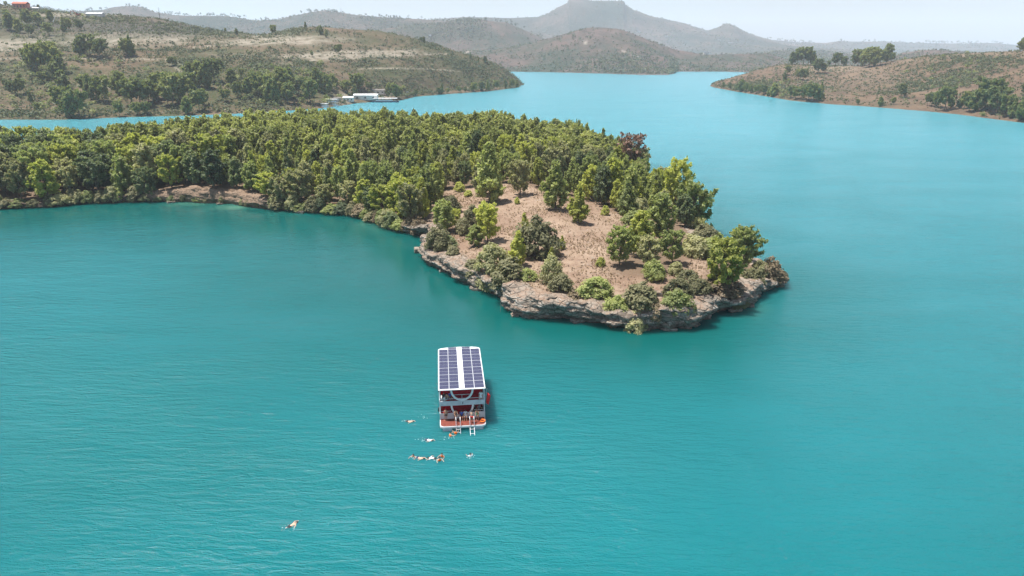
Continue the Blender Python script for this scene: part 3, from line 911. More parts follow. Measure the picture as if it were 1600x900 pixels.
def pine_parts(seed, H, Rr, style, dens=1.0, lsize=0.34):
    """clumps of a pine of height H; returns crown (V,Q,lv) and trunk (V,Q)"""
    rng = np.random.default_rng(seed)
    lean = rng.normal(size=2) * 0.03 * H
    def axis(z):
        t_ = z / H
        return np.array([lean[0] * t_ ** 1.5, lean[1] * t_ ** 1.5, z])
    segs, Cn, Rn = [], [], []
    z0 = {'cone': 0.03, 'mid': 0.06, 'round': 0.10, 'flat': 0.34, 'hill': 0.24}[style] * H
    nb = {'cone': 60, 'mid': 56, 'round': 50, 'flat': 30, 'hill': 36}[style]
    for zz in np.linspace(0, H * 0.95, 9)[:-1]:
        za, zb = zz, zz + H * 0.95 / 8
        segs.append((axis(za), axis(zb), 0.17 * (1 - za / H) * H / 10 + 0.03, 0.17 * (1 - zb / H) * H / 10 + 0.03))
    asym = rng.random(2) * 2 * math.pi
    for i in range(nb):
        t_ = ((i + rng.random()) / nb)
        z = z0 + (H - z0) * t_
        if style == 'cone':
            pr = min(1, (t_ + 0.22) / 0.38) * (1 - t_) ** 0.92 + 0.06
        elif style == 'mid':
            pr = min(1, (t_ + 0.28) / 0.5) * (1 - t_) ** 0.55 + 0.10
        elif style in ('round', 'hill'):
            pr = math.sqrt(max(0.02, 1 - (1.62 * (t_ - 0.38)) ** 2)) if t_ < 0.95 else 0.25
        else:
            pr = (0.55 + 0.55 * t_) if t_ < 0.75 else 1.0 - (t_ - 0.75) * 1.4
        az = i * 2.39996 + rng.normal() * 0.4
        L = Rr * pr * (0.70 + 0.45 * rng.random()) * (1 + 0.13 * math.cos(az - asym[0]) + 0.10 * math.cos(2 * az - asym[1]))
        rise = L * (0.38 + 0.35 * rng.random()) * (1 if style != 'flat' else 0.5)
        A = axis(z)
        B = A + np.array([math.cos(az) * L, math.sin(az) * L, rise])
        segs.append((A, B, 0.035 + 0.02 * L / 3, 0.012))
        nc = max(2, int(L / 0.33))
        for c_ in range(nc):
            f = 0.38 + 0.62 * (c_ + 0.5 + 0.4 * rng.normal()) / nc if L > 0.8 else rng.random()
            f = min(max(f, 0.15), 1.02)
            q = A + (B - A) * f + rng.normal(size=3) * 0.16
            rr = (0.27 + 0.20 * rng.random()) * (0.85 + 0.25 * f) * (H / 10) ** 0.4
            Cn.append(q + np.array([0, 0, 0.12])); Rn.append((rr, rr, rr * (1.9 if style in ('cone', 'mid') else 1.4)))
    for k in range(4):
        Cn.append(axis(H * (0.93 + 0.02 * k)) + rng.normal(size=3) * 0.12); Rn.append((0.3, 0.3, 0.5))
    Cn, Rn = np.array(Cn), np.array(Rn)
    cr = leaf_quads(Cn, Rn, (25 * dens * (Rn[:, 0] / 0.5) ** 1.7).astype(int) + 1, lsize, rng, up=0.8, elong=2.1, center=np.array([0, 0, H * 0.45]), feather=True)
    return cr, cone_tubes(segs, 5)

def shrub_parts(seed, H, Rr, dens=1.9, lsize=0.22, lobes=54):
    rng = np.random.default_rng(seed)
    Cn, Rn, segs = [], [], []
    ph = rng.random(3) * 6.28
    for i in range(lobes):
        az = i * 2.39996 + rng.normal() * 0.3
        u = (i + 0.5) / lobes
        el = math.asin(min(0.99, u * 1.02))
        rr = Rr * (1 + 0.18 * math.cos(2 * az + ph[0]) + 0.12 * math.cos(3 * az + ph[1]) + 0.10 * rng.normal())
        q = np.array([math.cos(az) * math.cos(el) * rr * 0.82, math.sin(az) * math.cos(el) * rr * 0.82, 0.12 * H + math.sin(el) * (H * 0.80) * (1 + 0.10 * rng.normal())])
        Cn.append(q); r_ = Rr * (0.24 + 0.14 * rng.random()); Rn.append((r_, r_, r_ * 0.8))
        if i % 4 == 0:
            segs.append(((0.1 * math.cos(az), 0.1 * math.sin(az), 0), q, 0.05, 0.015))
    Cn, Rn = np.array(Cn), np.array(Rn)
    return leaf_quads(Cn, Rn, (34 * dens * np.ones(len(Cn))).astype(int), lsize, rng, center=np.array([0, 0, H * 0.2])), cone_tubes(segs, 5)

def crown_mesh(name, cr, mat):
    V, Q, lv = cr
    return qmesh(name, V, Q, [mat], attrs={"leafvar": ('FACE', lv)})
def trunk_mesh(name, tk, mat):
    return qmesh(name, tk[0], tk[1], [mat], smooth=True)

# prototypes: (crown mesh, trunk mesh, height, radius)
PROTO = {}
for style, n, H, Rr in (('cone', 6, 10, 2.7), ('mid', 7, 10, 2.9), ('round', 6, 10, 3.5), ('flat', 3, 10, 3.6)):
    PROTO[style] = []
    for i in range(n):
        cr, tk = pine_parts(100 + i * 7 + len(style) * 31, H, Rr, style, 1.0)
        PROTO[style].append((crown_mesh("pine_crown", cr, M['pine_mid']), trunk_mesh("pine_trunk", tk, M['bark']), H, Rr))
PROTO['shrub'] = []
for i in range(6):
    cr, tk = shrub_parts(500 + i, 3.0, 2.0)
    PROTO['shrub'].append((crown_mesh("shrub_foliage", cr, M['shrub_grey']), trunk_mesh("shrub_stem", tk, M['bark_grey']), 3.0, 2.0))
PROTO['sparse'] = []
for i in range(3):
    cr, tk = pine_parts(900 + i, 10, 3.3, 'round', 0.45, 0.30)
    PROTO['sparse'].append((crown_mesh("dead_crown", cr, M['dead_brown']), trunk_mesh("dead_trunk", tk, M['bark_grey']), 10, 3.3))
cr, tk = shrub_parts(777, 3.0, 2.0, 0.35, 0.16, 30)
PROTO['twiggy'] = [(crown_mesh("twiggy_foliage", cr, M['shrub_brown']), trunk_mesh("shrub_stem", tk, M['bark_grey']), 3.0, 2.0)]

def plant(name, style, x, y, z, h, w, mat, label, cat, group=None, seed=0, parts=("crown", "trunk")):
    rng = random.Random(seed * 131 + 7)
    cm, tm, H, Rr = PROTO[style][seed % len(PROTO[style])]
    root = empty(name, (x, y, z - 0.12), rng.random() * 6.28)
    root.scale = (w / (2 * Rr), w / (2 * Rr), h / H)
    tag(root, label, cat, group)
    c_ = link(parts[0], cm, root)
    c_.material_slots[0].link = 'OBJECT'
    c_.material_slots[0].material = M[mat]
    link(parts[1], tm, root)
    return root

taken = []
# --- single trees of the clearing and the tip: base pixel x, y, height px, width px, style, material, label
SINGLE = [
 (766, 316, 80, 50, 'cone', 'pine_mid', "tall full pine with pointed top standing alone at back of clearing"),
 (752, 305, 52, 30, 'mid', 'pine_olive', "narrow olive pine just behind the tall full pine"),
 (868, 327, 66, 46, 'cone', 'pine_mid', "broad conical pine at back right of clearing, left of the small bright one"),
 (904, 348, 52, 36, 'cone', 'pine_bright', "bright yellow-green young pine foremost on right half of clearing"),
 (813, 306, 48, 32, 'round', 'pine_olive', "slender pine with bare lower trunk at back edge of clearing"),
 (940, 320, 54, 32, 'mid', 'pine_dark', "dark shaded pine at back right corner of clearing"),
 (920, 312, 46, 30, 'mid', 'pine_bright', "yellow-green pine between dark corner pine and broad conical pine"),
 (676, 306, 42, 22, 'cone', 'pine_mid', "slim conical pine at upper left corner of clearing"),
 (628, 338, 50, 50, 'round', 'pine_bright', "brightest yellow-green round pine above the cave at left of clearing"),
 (652, 314, 46, 32, 'mid', 'pine_bright', "light green pine right behind the brightest round pine"),
 (602, 322, 54, 34, 'mid', 'pine_mid', "mid green pine left of the brightest round pine"),
 (694, 362, 44, 36, 'mid', 'pine_mid', "green pine bush at left edge of clearing above rocky notch"),
 (712, 356, 26, 20, 'round', 'pine_bright', "small bright pine leaning on the green pine at left edge"),
 (762, 378, 52, 44, 'round', 'pine_bright', "bright round-topped pine in middle of left clearing"),
 (742, 384, 30, 30, 'mid', 'pine_mid', "low green pine at left foot of bright round-topped pine"),
 (808, 416, 50, 30, 'cone', 'pine_bright', "vivid green young pine in front of dark dome shrub"),
 (878, 390, 20, 12, 'cone', 'pine_bright', "tiny bright seedling pine in middle of clearing"),
 (821, 362, 26, 15, 'cone', 'pine_bright', "little bright pine poking up behind dark dome shrub"),
 (862, 412, 24, 14, 'cone', 'pine_bright', "small yellow-green pine top rising out of grey shrub"),
 (968, 414, 52, 42, 'round', 'pine_mid', "green pine at left end of the clump on the clearing's right"),
 (1000, 400, 60, 46, 'mid', 'pine_bright', "tall light pine in middle of the clump on the clearing's right"),
 (1010, 418, 44, 36, 'round', 'pine_olive', "low olive pine at front of the clump on the clearing's right"),
 (1050, 412, 46, 38, 'round', 'pine_mid', "round pine at right end of the clump on the clearing's right"),
 (1030, 378, 66, 46, 'mid', 'pine_mid', "tall pine behind the clump on the clearing's right"),
 (1125, 458, 72, 56, 'round', 'pine_bright', "large spreading yellow-green pine near the rocky tip"),
 (1160, 420, 54, 42, 'round', 'pine_mid', "green pine behind and right of large spreading pine at tip"),
 (1128, 372, 38, 28, 'round', 'pine_olive', "small open pine on right shore with water behind it"),
 (1165, 398, 42, 26, 'mid', 'pine_mid', "pointed pine on right shore nearest the tip"),
 (1150, 405, 40, 34, 'round', 'pine_bright', "short bright pine just inside the right shore near tip"),
 (1084, 362, 78, 56, 'round', 'pine_mid', "big leaning pine on right shore above the clearing"),
 (1100, 350, 56, 36, 'mid', 'pine_mid', "pine overhanging the water on right shore"),
 (1058, 335, 70, 44, 'round', 'pine_bright', "tall pale pine on right shore behind big leaning pine"),
 (1040, 298, 62, 46, 'flat', 'pine_olive', "old open-crowned pine standing out against the lake on right shore"),
 (988, 284, 62, 48, 'sparse', 'dead_brown', "dead reddish brown pine on the right shore"),
 (1003, 274, 50, 30, 'flat', 'pine_dark', "dark ragged pine directly behind the dead brown one"),
]
ntree = 0
for i, (px, py, hp, wp, style, mat, lab) in enumerate(SINGLE):
    x, y, z = pen_at(px, py)
    dist = math.sqrt(x * x + y * y + (CAMH - z) ** 2)
    if pen_d(x, y) < 0.8:
        for k in range(20):
            x -= 0.5
            if pen_d(x, y) > 1.0: break
        z = pen_z(x, y)
    h = hp / F * dist * 1.08; w = wp / F * dist * (1.05 if style in ('cone', 'mid') else 0.98)
    w = min(w, h * 1.05)
    plant("pine_tree" if style != 'sparse' else "dead_pine_tree", style, x, y, z, h, w, mat, lab, "pine tree", seed=i + 3)
    taken.append((x, y, w * 0.42))
    ntree += 1

SHRUBS = [
 (840, 400, 62, 66, 'shrub', 'shrub_grey', "large dark grey-green dome shrub in middle of clearing"),
 (795, 442, 52, 60, 'shrub', 'shrub_grey', "wide olive shrub on cliff top left of vivid young pine"),
 (772, 430, 46, 50, 'shrub', 'pine_olive', "olive bush behind the wide shrub on the cliff top"),
 (705, 334, 30, 30, 'shrub', 'shrub_grey', "pale grey-green shrub at upper left of clearing"),
 (738, 350, 30, 28, 'shrub', 'shrub_grey', "grey round shrub between two bright pines on left clearing"),
 (723, 364, 26, 26, 'shrub', 'shrub_grey', "small grey shrub touching the left edge pine bush"),
 (686, 404, 42, 38, 'shrub', 'shrub_grey', "grey-green shrub on the rocky notch at left of clearing"),
 (700, 388, 22, 34, 'shrub', 'pine_dark', "low dark bush above the rocky notch"),
 (825, 438, 20, 28, 'shrub', 'pine_mid', "small green cushion shrub on the cliff top"),
 (876, 472, 30, 36, 'shrub', 'shrub_grey', "grey-green shrub at cliff lip left of centre"),
 (862, 440, 44, 34, 'shrub', 'pine_olive', "upright olive shrub beside the vivid young pine"),
 (930, 482, 34, 50, 'shrub', 'pine_mid', "broad green shrub at cliff lip in middle"),
 (966, 484, 30, 42, 'shrub', 'pine_mid', "low green bush right of the broad lip shrub"),
 (1000, 478, 38, 56, 'shrub', 'shrub_grey', "dusty grey shrub mound on the cliff above the ledge"),
 (990, 516, 34, 40, 'shrub', 'pine_olive', "hanging olive shrub reaching down the cliff to the water"),
 (1018, 500, 30, 34, 'shrub', 'shrub_brown', "brown-grey shrub on the cliff face right of hanging shrub"),
 (1052, 500, 38, 46, 'shrub', 'pine_mid', "green bush hanging over the front cliff"),
 (1060, 462, 30, 40, 'shrub', 'shrub_grey', "grey bush between the front cliff ledges"),
 (1022, 437, 32, 32, 'shrub', 'pine_mid', "neat round green shrub at right of clearing"),
 (1075, 448, 28, 40, 'shrub', 'shrub_grey', "dusty shrub left of the large spreading pine"),
 (1056, 430, 22, 26, 'shrub', 'pine_olive', "small olive shrub beside the neat round one"),
 (1125, 474, 30, 60, 'shrub', 'shrub_brown', "brown twiggy thicket under the large spreading pine"),
 (1150, 470, 26, 40, 'shrub', 'shrub_grey', "grey twiggy bush right of the thicket near tip"),
 (1172, 448, 30, 34, 'shrub', 'shrub_grey', "grey shrub above the overhanging rock at tip"),
 (1202, 447, 40, 42, 'shrub', 'shrub_brown', "reddish brown bush covering the last rock of the tip"),
 (1186, 432, 26, 30, 'shrub', 'pine_olive', "green bush just behind the last rock"),
 (735, 444, 26, 42, 'shrub', 'shrub_grey', "grey shrub on the lip of left cliff"),
 (758, 456, 26, 40, 'shrub', 'pine_olive', "olive shrub hanging over left cliff"),
 (780, 466, 22, 30, 'shrub', 'shrub_grey', "shrub growing at top of the cliff crack"),
 (708, 415, 20, 24, 'shrub', 'shrub_grey', "tiny grey shrub on the bare left ledge"),
 (895, 488, 22, 34, 'shrub', 'shrub_brown', "low brown scrub on the stepped rock"),
 (845, 484, 16, 24, 'shrub', 'pine_mid', "small green cushion on the stepped rock"),
 (1090, 480, 22, 34, 'shrub', 'shrub_grey', "grey tuft bush over the right cliff crack"),
 (960, 504, 24, 34, 'shrub', 'shrub_brown', "brown bush low on the middle cliff"),
 (975, 322, 22, 26, 'shrub', 'shrub_grey', "grey-green bush at far right corner of clearing"),
 (995, 338, 30, 40, 'shrub', 'pine_olive', "olive bush in the hollow right of clearing"),
 (988, 350, 24, 32, 'shrub', 'pine_mid', "green bush at right margin of clearing"),
 (946, 336, 16, 14, 'shrub', 'pine_bright', "tiny bright seedling shrub at clearing's right side"),
 (718, 298, 14, 18, 'shrub', 'pine_bright', "small bright bush at back left of clearing"),
 (732, 306, 10, 14, 'shrub', 'pine_bright', "tiny bush right of the back left one"),
 (808, 318, 10, 10, 'shrub', 'pine_bright', "tiny shrub at foot of the slender pine"),
 (1085, 400, 34, 40, 'shrub', 'pine_olive', "olive thicket between the clump and the right shore pines"),
 (1118, 400, 30, 44, 'shrub', 'pine_mid', "green thicket above the bare patch near tip"),
 (1100, 380, 30, 40, 'shrub', 'shrub_grey', "grey-green thicket under the big leaning pine"),
 (938, 415, 14, 16, 'shrub', 'pine_bright', "small seedling at left foot of the right hand clump"),
]
nsh = 0
for i, (px, py, hp, wp, style, mat, lab) in enumerate(SHRUBS):
    x, y, z = pen_at(px, py)
    for k in range(16):
        if pen_d(x, y) > 1.3: break
        # step inland
        e = 0.5
        gxx = pen_d(x + e, y) - pen_d(x - e, y); gyy = pen_d(x, y + e) - pen_d(x, y - e)
        L = math.hypot(gxx, gyy) + 1e-6
        x += gxx / L * 0.5; y += gyy / L * 0.5
    z = max(pen_z(x, y), 0.5)
    if lab.startswith(("hanging olive", "green bush hanging", "brown bush low", "brown-grey shrub on the cliff")):
        z -= 1.0; y -= 0.7
    dist = math.sqrt(x * x + y * y + (CAMH - z) ** 2)
    h = hp / F * dist * 0.9; w = wp / F * dist * 0.98
    plant("shrub", style, x, y, z, h, w, mat, lab, "shrub", "shrubs on the headland", seed=i + 11, parts=("foliage", "stem"))
    taken.append((x, y, w * 0.35)); nsh += 1

# --- the forest
TK = np.array(taken)
rng = np.random.default_rng(21)
pts = []
cand = np.stack([rng.uniform(-420, 60, 60000), rng.uniform(100, 402, 60000)], 1)
ii = np.clip(np.searchsorted(gy, cand[:, 1]) - 1, 0, len(gy) - 2); jj = np.clip(np.searchsorted(gx, cand[:, 0]) - 1, 0, len(gx) - 2)
cd = D[ii, jj]
cin = in_poly(cand[:, 0], cand[:, 1], CLEAR)
cpx, cpy, cf = proj(cand[:, 0], cand[:, 1], np.full(len(cand), 6.0))
tip = (cand[:, 1] < 172) & (cand[:, 0] > 0)
ok = (cd > 1.6) & ~cin & ~tip & ~((cpx > 235) & (cpx < 415) & (cd < 4.0) & (cand[:, 1] < 300)) & ~((cpx > 30) & (cpx < 75) & (cpy < 262) & (cpy > 200))
cand = cand[ok]; cd = cd[ok]
cell = {}
def near(x, y, r):
    i, j = int(x // 6), int(y // 6)
    for a in range(i - 1, i + 2):
        for b in range(j - 1, j + 2):
            for (u, v) in cell.get((a, b), ()):
                if (u - x) ** 2 + (v - y) ** 2 < r * r: return True
    return False
for (x, y), d_ in zip(cand, cd):
    big = x < -95 and y < 250
    r = (5.9 if big else 4.7) * (0.78 + 0.42 * rng.random())
    if near(x, y, r): continue
    if ((TK[:, 0] - x) ** 2 + (TK[:, 1] - y) ** 2 < (TK[:, 2] + 1.2) ** 2).any(): continue
    cell.setdefault((int(x // 6), int(y // 6)), []).append((x, y))
    pts.append((x, y, d_))
pts = np.array(pts)
fpx_, fpy_, fdep = proj(pts[:, 0], pts[:, 1], np.full(len(pts), 7.0))
infr = (fpx_ > -25) & (fpx_ < 1600)
order = np.argsort(np.where(infr, fdep, 1e6))
NIND = 300 - ntree
ind, rest = order[:NIND], order[NIND:]

def lateral(px):
    for lim, s in ((55, "at the photo's left edge"), (120, "beside the low brown gap"), (185, "on the left wooded bank"), (240, "left of the bare bank"),
                   (300, "above the bare bank's left end"), (360, "above the bare bank"), (420, "above the bare bank's right end"), (480, "right of the bare bank"),
                   (530, "over the shaded cove"), (585, "above the cove's right end"), (640, "left of the cave"), (700, "near clearing's left corner"),
                   (760, "behind clearing's left part"), (820, "behind clearing's middle"), (880, "behind clearing's right part"), (950, "toward the right shore")):
        if px < lim: return s
    return "on the right shore"
COLN = {'pine_bright': 'yellow-green', 'pine_mid': 'mid green', 'pine_olive': 'olive', 'pine_dark': 'dark green', 'shrub_grey': 'grey-green'}
STN = {'cone': 'pointed', 'mid': 'full', 'round': 'round-topped', 'flat': 'open-crowned'}
recs = []
for n, i in enumerate(ind):
    x, y, d_ = pts[i]
    r = random.Random(int(i) * 17 + 5)
    bankside = d_ < 7
    bigleft = x < -95 and y < 262
    u = fbm(np.array([x / 25]), np.array([y / 25]), octv=2, seed=17)[0]
    if bigleft:
        h = r.uniform(10, 14.5) if not bankside else r.uniform(7.5, 12.5); style = r.choice(['round', 'round', 'mid', 'flat', 'mid'])
        mat = r.choice(['pine_mid', 'pine_mid', 'pine_olive', 'pine_bright', 'pine_dark', 'shrub_grey'])
        w = h * r.uniform(0.60, 0.80)
    elif bankside and y < 262:
        h = r.uniform(6.0, 10); style = r.choice(['round', 'mid', 'round']); mat = r.choice(['pine_mid', 'pine_dark', 'pine_olive', 'pine_mid', 'pine_bright'])
        w = h * r.uniform(0.62, 0.85)
    else:
        h = r.triangular(5.6, 13.2, 9.0); style = r.choice(['mid', 'cone', 'cone', 'round', 'mid'])
        mat = r.choice(['pine_olive', 'pine_mid', 'pine_bright', 'pine_bright', 'pine_mid', 'pine_olive', 'pine_dark'] if u > -0.1 else ['pine_olive', 'pine_mid', 'pine_mid', 'pine_olive', 'pine_bright'])
        w = h * r.uniform(0.46, 0.60)
    z = pen_z(x, y)
    recs.append([x, y, z, h, w, style, mat, float(fpx_[i]), d_, int(i)])
# labels: look first, then place; equal ones get their order from the left
def size_word(h): return "small" if h < 8 else "medium" if h < 10.2 else "tall"
def depth_word(y, d_, px):
    if d_ < 5.5: return "at the water's edge"
    if y < 225: return "in the front rows"
    if y < 250: return "a few rows in"
    if y < 285: return "mid forest"
    return "deep in the forest"
groups = {}
for q in recs:
    k = (size_word(q[3]), COLN[q[6]], STN[q[5]], depth_word(q[1], q[8], q[7]), lateral(q[7]))
    groups.setdefault(k, []).append(q)
ORD = ["leftmost", "second from left", "third from left", "fourth from left", "fifth from left", "sixth from left", "seventh from left"]
for k, L in groups.items():
    L.sort(key=lambda q: q[7])
    for n, q in enumerate(L):
        lab = f"{k[0]} {k[1]} {k[2]} pine {k[3]} {k[4]}"
        if len(L) > 1: lab += f", {ORD[min(n, 6)]}"
        q.append(" ".join(lab.split()[:16]))
for q in recs:
    plant("pine_tree", q[5], q[0], q[1], q[2], q[3], q[4], q[6], q[10], "pine tree", "pines of the headland forest", seed=q[9])

# --- the rest of the forest: one mass
MV = []
for s in range(8):
    st = ('mid', 'cone', 'mid', 'round')[s % 4]
    cr, tk = pine_parts(300 + s, 10, 2.7 if st != 'round' else 3.1, st, 0.32, 0.52)
    MV.append((cr, tk))
Vs, Qs, Ls, Ts, Ms = [], [], [], [], []
off = 0
for i in rest:
    x, y, d_ = pts[i]
    if fpx_[i] < -260: continue
    r = random.Random(int(i) * 7 + 1)
    (V, Q, lv), (TV, TQ) = MV[r.randrange(8)]
    h = r.triangular(6.0, 13.0, 9.5); w = r.uniform(0.8, 1.2)
    a = r.random() * 6.28
    ca, sa = math.cos(a), math.sin(a)
    z = pen_z(x, y) - 0.1
    for (vv, qq, m_) in ((V, Q, 0), (TV, TQ, 1)):
        X = (vv[:, 0] * ca - vv[:, 1] * sa) * w + x; Yy = (vv[:, 0] * sa + vv[:, 1] * ca) * w + y
        Vs.append(np.stack([X, Yy, vv[:, 2] * h / 10 + z], 1)); Qs.append(qq + off); off += len(vv)
        Ls.append(lv if m_ == 0 else np.zeros(len(qq)))
        Ts.append(np.full(len(qq), r.random() if m_ == 0 else 0)); Ms.append(np.full(len(qq), m_))
        if m_ == 0: pass
me = qmesh("pine_forest", np.vstack(Vs), np.vstack(Qs), [M['mass'], M['bark']], midx=np.concatenate(Ms), attrs={"leafvar": ('FACE', np.concatenate(Ls)), "tint": ('FACE', np.concatenate(Ts))})
tag(link("pine_forest", me), "dense yellow-green pine forest filling the back of the headland", "forest", kind='stuff')

# --- bushes along the wooded shore
rng = np.random.default_rng(5)
bl = []
S_ = fine[(fine[:, 1] < 262) & (fine[:, 0] > -190)]
spx, spy, _ = proj(S_[:, 0], S_[:, 1], S_[:, 0] * 0)
cellb = []
for k in rng.permutation(len(S_)):
    px = spx[k]
    if px < -20 or px > 655: continue
    if 240 < px < 410 and rng.random() < 0.8: continue
    x, y = S_[k, :2]
    if any((x - a) ** 2 + (y - b) ** 2 < 2.4 ** 2 for a, b in cellb): continue
    cellb.append((x, y))
    e = 1.0
    gxx = pen_d(x + e, y + 2) - pen_d(x - e, y + 2); gyy = 1.0
    dd = rng.uniform(0.2, 2.2)
    nx_, ny_ = x, y + dd
    bl.append((px, nx_, ny_, max(pen_z(nx_, ny_), 0.35), rng.uniform(2.2, 4.8) if not 240 < px < 415 else rng.uniform(1.4, 2.6), rng.uniform(3.4, 6.2) if not 240 < px < 415 else rng.uniform(2, 3.4)))
    if len(bl) >= 95: break
bl.sort()
SZB = lambda h: "low" if h < 2.3 else "mid-sized" if h < 2.9 else "tall"
cnt = {}
tmp = []
for n, (px, x, y, z, h, w) in enumerate(bl):
    mat = ['shrub_grey', 'pine_olive', 'pine_dark', 'shrub_brown', 'pine_mid', 'shrub_grey'][rng.integers(6)]
    cn = {'shrub_grey': 'grey-green', 'pine_olive': 'olive', 'pine_dark': 'dark green', 'shrub_brown': 'brownish', 'pine_mid': 'mid green'}[mat]
    k = (SZB(h), cn, lateral(px)); cnt[k] = cnt.get(k, 0) + 1
    tmp.append((k, cnt[k], mat, x, y, z, h, w, n))
for k, c_, mat, x, y, z, h, w, n in tmp:
    lab = f"{k[0]} {k[1]} shoreline shrub {k[2]}" + (f", {ORD[min(c_ - 1, 6)]}" if cnt[k] > 1 else "")
    plant("shrub", 'shrub', x, y, z, h, w, mat, lab, "shrub", "shrubs along the wooded shore", seed=n + 40, parts=("foliage", "stem"))

# --- dry weeds of the clearing
rng = np.random.default_rng(8)
n = 26000
x = rng.uniform(-35, 60, n); y = rng.uniform(108, 212, n)
ok = in_poly(x, y, CLEAR)
dens = fbm(x / 9, y / 9, octv=4, seed=300, gain=0.7)
ok &= (rng.random(n) < np.clip(0.40 + 2.2 * dens, 0.03, 1))
x, y = x[ok], y[ok]
ii = np.clip(np.searchsorted(gy, y) - 1, 0, len(gy) - 2); jj = np.clip(np.searchsorted(gx, x) - 1, 0, len(gx) - 2)
ok = D[ii, jj] > 2.5; x, y, ii, jj = x[ok], y[ok], ii[ok], jj[ok]
z = HH[ii, jj]
hgt = rng.uniform(0.15, 0.55, len(x))
Cn = np.stack([x, y, z + hgt * 0.5], 1); Rn = np.stack([hgt * 0.4, hgt * 0.4, hgt * 0.6], 1)
V, Q, lv = leaf_quads(Cn, Rn, 5, 0.22, rng, up=0.6, elong=1.3)
ti = np.repeat(rng.random(len(x)), 5)
tag(link("dry_weeds", qmesh("dry_weeds", V, Q, [M['weeds']], attrs={"leafvar": ('FACE', lv), "tint": ('FACE', ti)})), "short dry brown weeds dotting the pink soil", "weeds", kind='stuff')

# --- loose rocks
def rock_mesh(seed, s):
    bm = bmesh.new()
    bmesh.ops.create_icosphere(bm, subdivisions=3, radius=1.0)
    co = np.array([v.co[:] for v in bm.verts])
    k = 1 + 0.30 * fbm(co[:, 0] * 1.1 + seed, co[:, 1] * 1.1, co[:, 2] * 1.1, octv=3, seed=seed) + 0.10 * fbm(co[:, 0] * 4, co[:, 1] * 4, co[:, 2] * 4, octv=2, seed=seed + 3)
    co = np.clip(co * k[:, None] * 1.15, -0.85, 0.85) * np.array(s)
    for v, c_ in zip(bm.verts, co): v.co = c_
    me = bpy.data.meshes.new("rock"); bm.to_mesh(me); bm.free(); me.materials.append(M['rock'])
    return me
ROCKS = [(668, 384, 1.9, 1.4, 1.1, .6, "pale boulder jutting over the water beside the cave"), (656, 394, 1.6, 1.2, .8, .4, "flat grey boulder at the rocky notch's waterline"), (1092, 462, 2.3, 1.2, .5, .2, "flat pale ledge slab on top of the right cliff crack"),
         (1100, 474, 2.6, 1.3, .6, .1, "thick layered slab below the pale ledge slab"), (1170, 441, 2.6, 1.0, .6, .3, "long white slab above the overhang near tip"), (1214, 446, 1.7, 1.2, .8, -.2, "outermost rounded rock at the tip"),
         (976, 470, 1.3, .8, .7, .2, "white angular block among the grey shrubs"), (1028, 462, 1.2, .7, .9, .5, "upright pale block between two cliff shrubs"), (842, 464, 1.6, 1.0, .5, .3, "grey flat rock on the stepped ledge"),
         (800, 458, 1.5, 1.0, .6, .3, "grey rock on the cliff top right of the crack"), (596, 352, 1.0, .8, .35, .05, "low rock awash in the cove shallows"), (575, 345, 1.3, .8, .35, .05, "flat rock awash left of the other awash rock"),
         (612, 358, 1.2, .8, .5, .1, "small rock at the foot of the cave bank"), (716, 440, 1.6, 1.1, .8, .6, "rounded rock on the left cliff lip"), (866, 478, 1.5, .9, .6, .3, "pale rock under the lip shrub"), (905, 474, 1.2, .9, .5, .3, "small pale rock at the clearing's front lip")]
_r = random.Random(4)
for px, py, w_ in ((690, 427, "under the left cliff near the notch"), (712, 442, "under the left cliff lip rock"), (748, 457, "under the left cliff halfway to the crack"), (800, 497, "at the foot of the cliff corner right of the crack"), (846, 502, "at the cliff foot below the stepped rock"), (905, 508, "at the cliff foot under the broad lip shrub"),
                   (1040, 520, "at the cliff foot right of the hanging shrub"), (1112, 500, "in the right cliff crack at water level"), (1150, 492, "below the overhang near the tip"), (1180, 482, "in the pale shallows beside the tip"), (1197, 457, "between tip and outermost rock"), (540, 338, "under the cove trees"), (470, 334, "at the cove's middle shore"), (260, 319, "at the bare bank's left foot"), (345, 321, "at the bare bank's right foot")):
    ROCKS.append((px, py, _r.uniform(.5, 1.7), _r.uniform(.5, 1.2), _r.uniform(.3, .8), .06, "small fallen block " + w_))
for i, (px, py, a, b, c_, zz, lab) in enumerate(ROCKS):
    if zz < 0.12 or py in (446, 394):
        x, y, _z = P(px, py, z=0.0); z = zz
        if lab.startswith('small fallen'): y += (1.9, 1.2, 2.3)[i % 3]; x += (i * 7 % 5 - 2) * 0.5
        if py in (446, 394): z = 0.5
    else:
        x, y, z = pen_at(px, py); z = max(z, 1.5) + 0.05
        if pen_d(x, y) < 1.2: y += 1.0
    o = link("boulder", rock_mesh(i + 5, (a, b, c_)), loc=(x, y, z), rotz=(i * 37 % 60) / 60.0 - 0.5)
    o.data.name = "boulder"
    tag(o, lab, "boulder", "boulders of the headland")

# ------------------------------------------------------------------ far land: scrub, trees
def terr(name_i):
    return TERR[name_i]
def at_pixel(T, px, py, rad=4.0):
    d = np.hypot(T['px'] - px, T['py'] - py)
    d = np.where(T['Z'] < 0.1, 1e6, d)
    dep = T['Y']
    k = d < rad
    if k.any():
        sc = np.where(k, dep + d * 3, 1e9)
        i = np.unravel_index(np.argmin(sc), sc.shape)
        # refine: among cells of near depth choose the closest in the picture
        k2 = k & (dep < dep[i] + 60)
        i = np.unravel_index(np.argmin(np.where(k2, d, 1e9)), d.shape)
    else:
        i = np.unravel_index(np.argmin(d), d.shape)
    return float(T['X'][i]), float(T['Y'][i]), float(T['Z'][i])

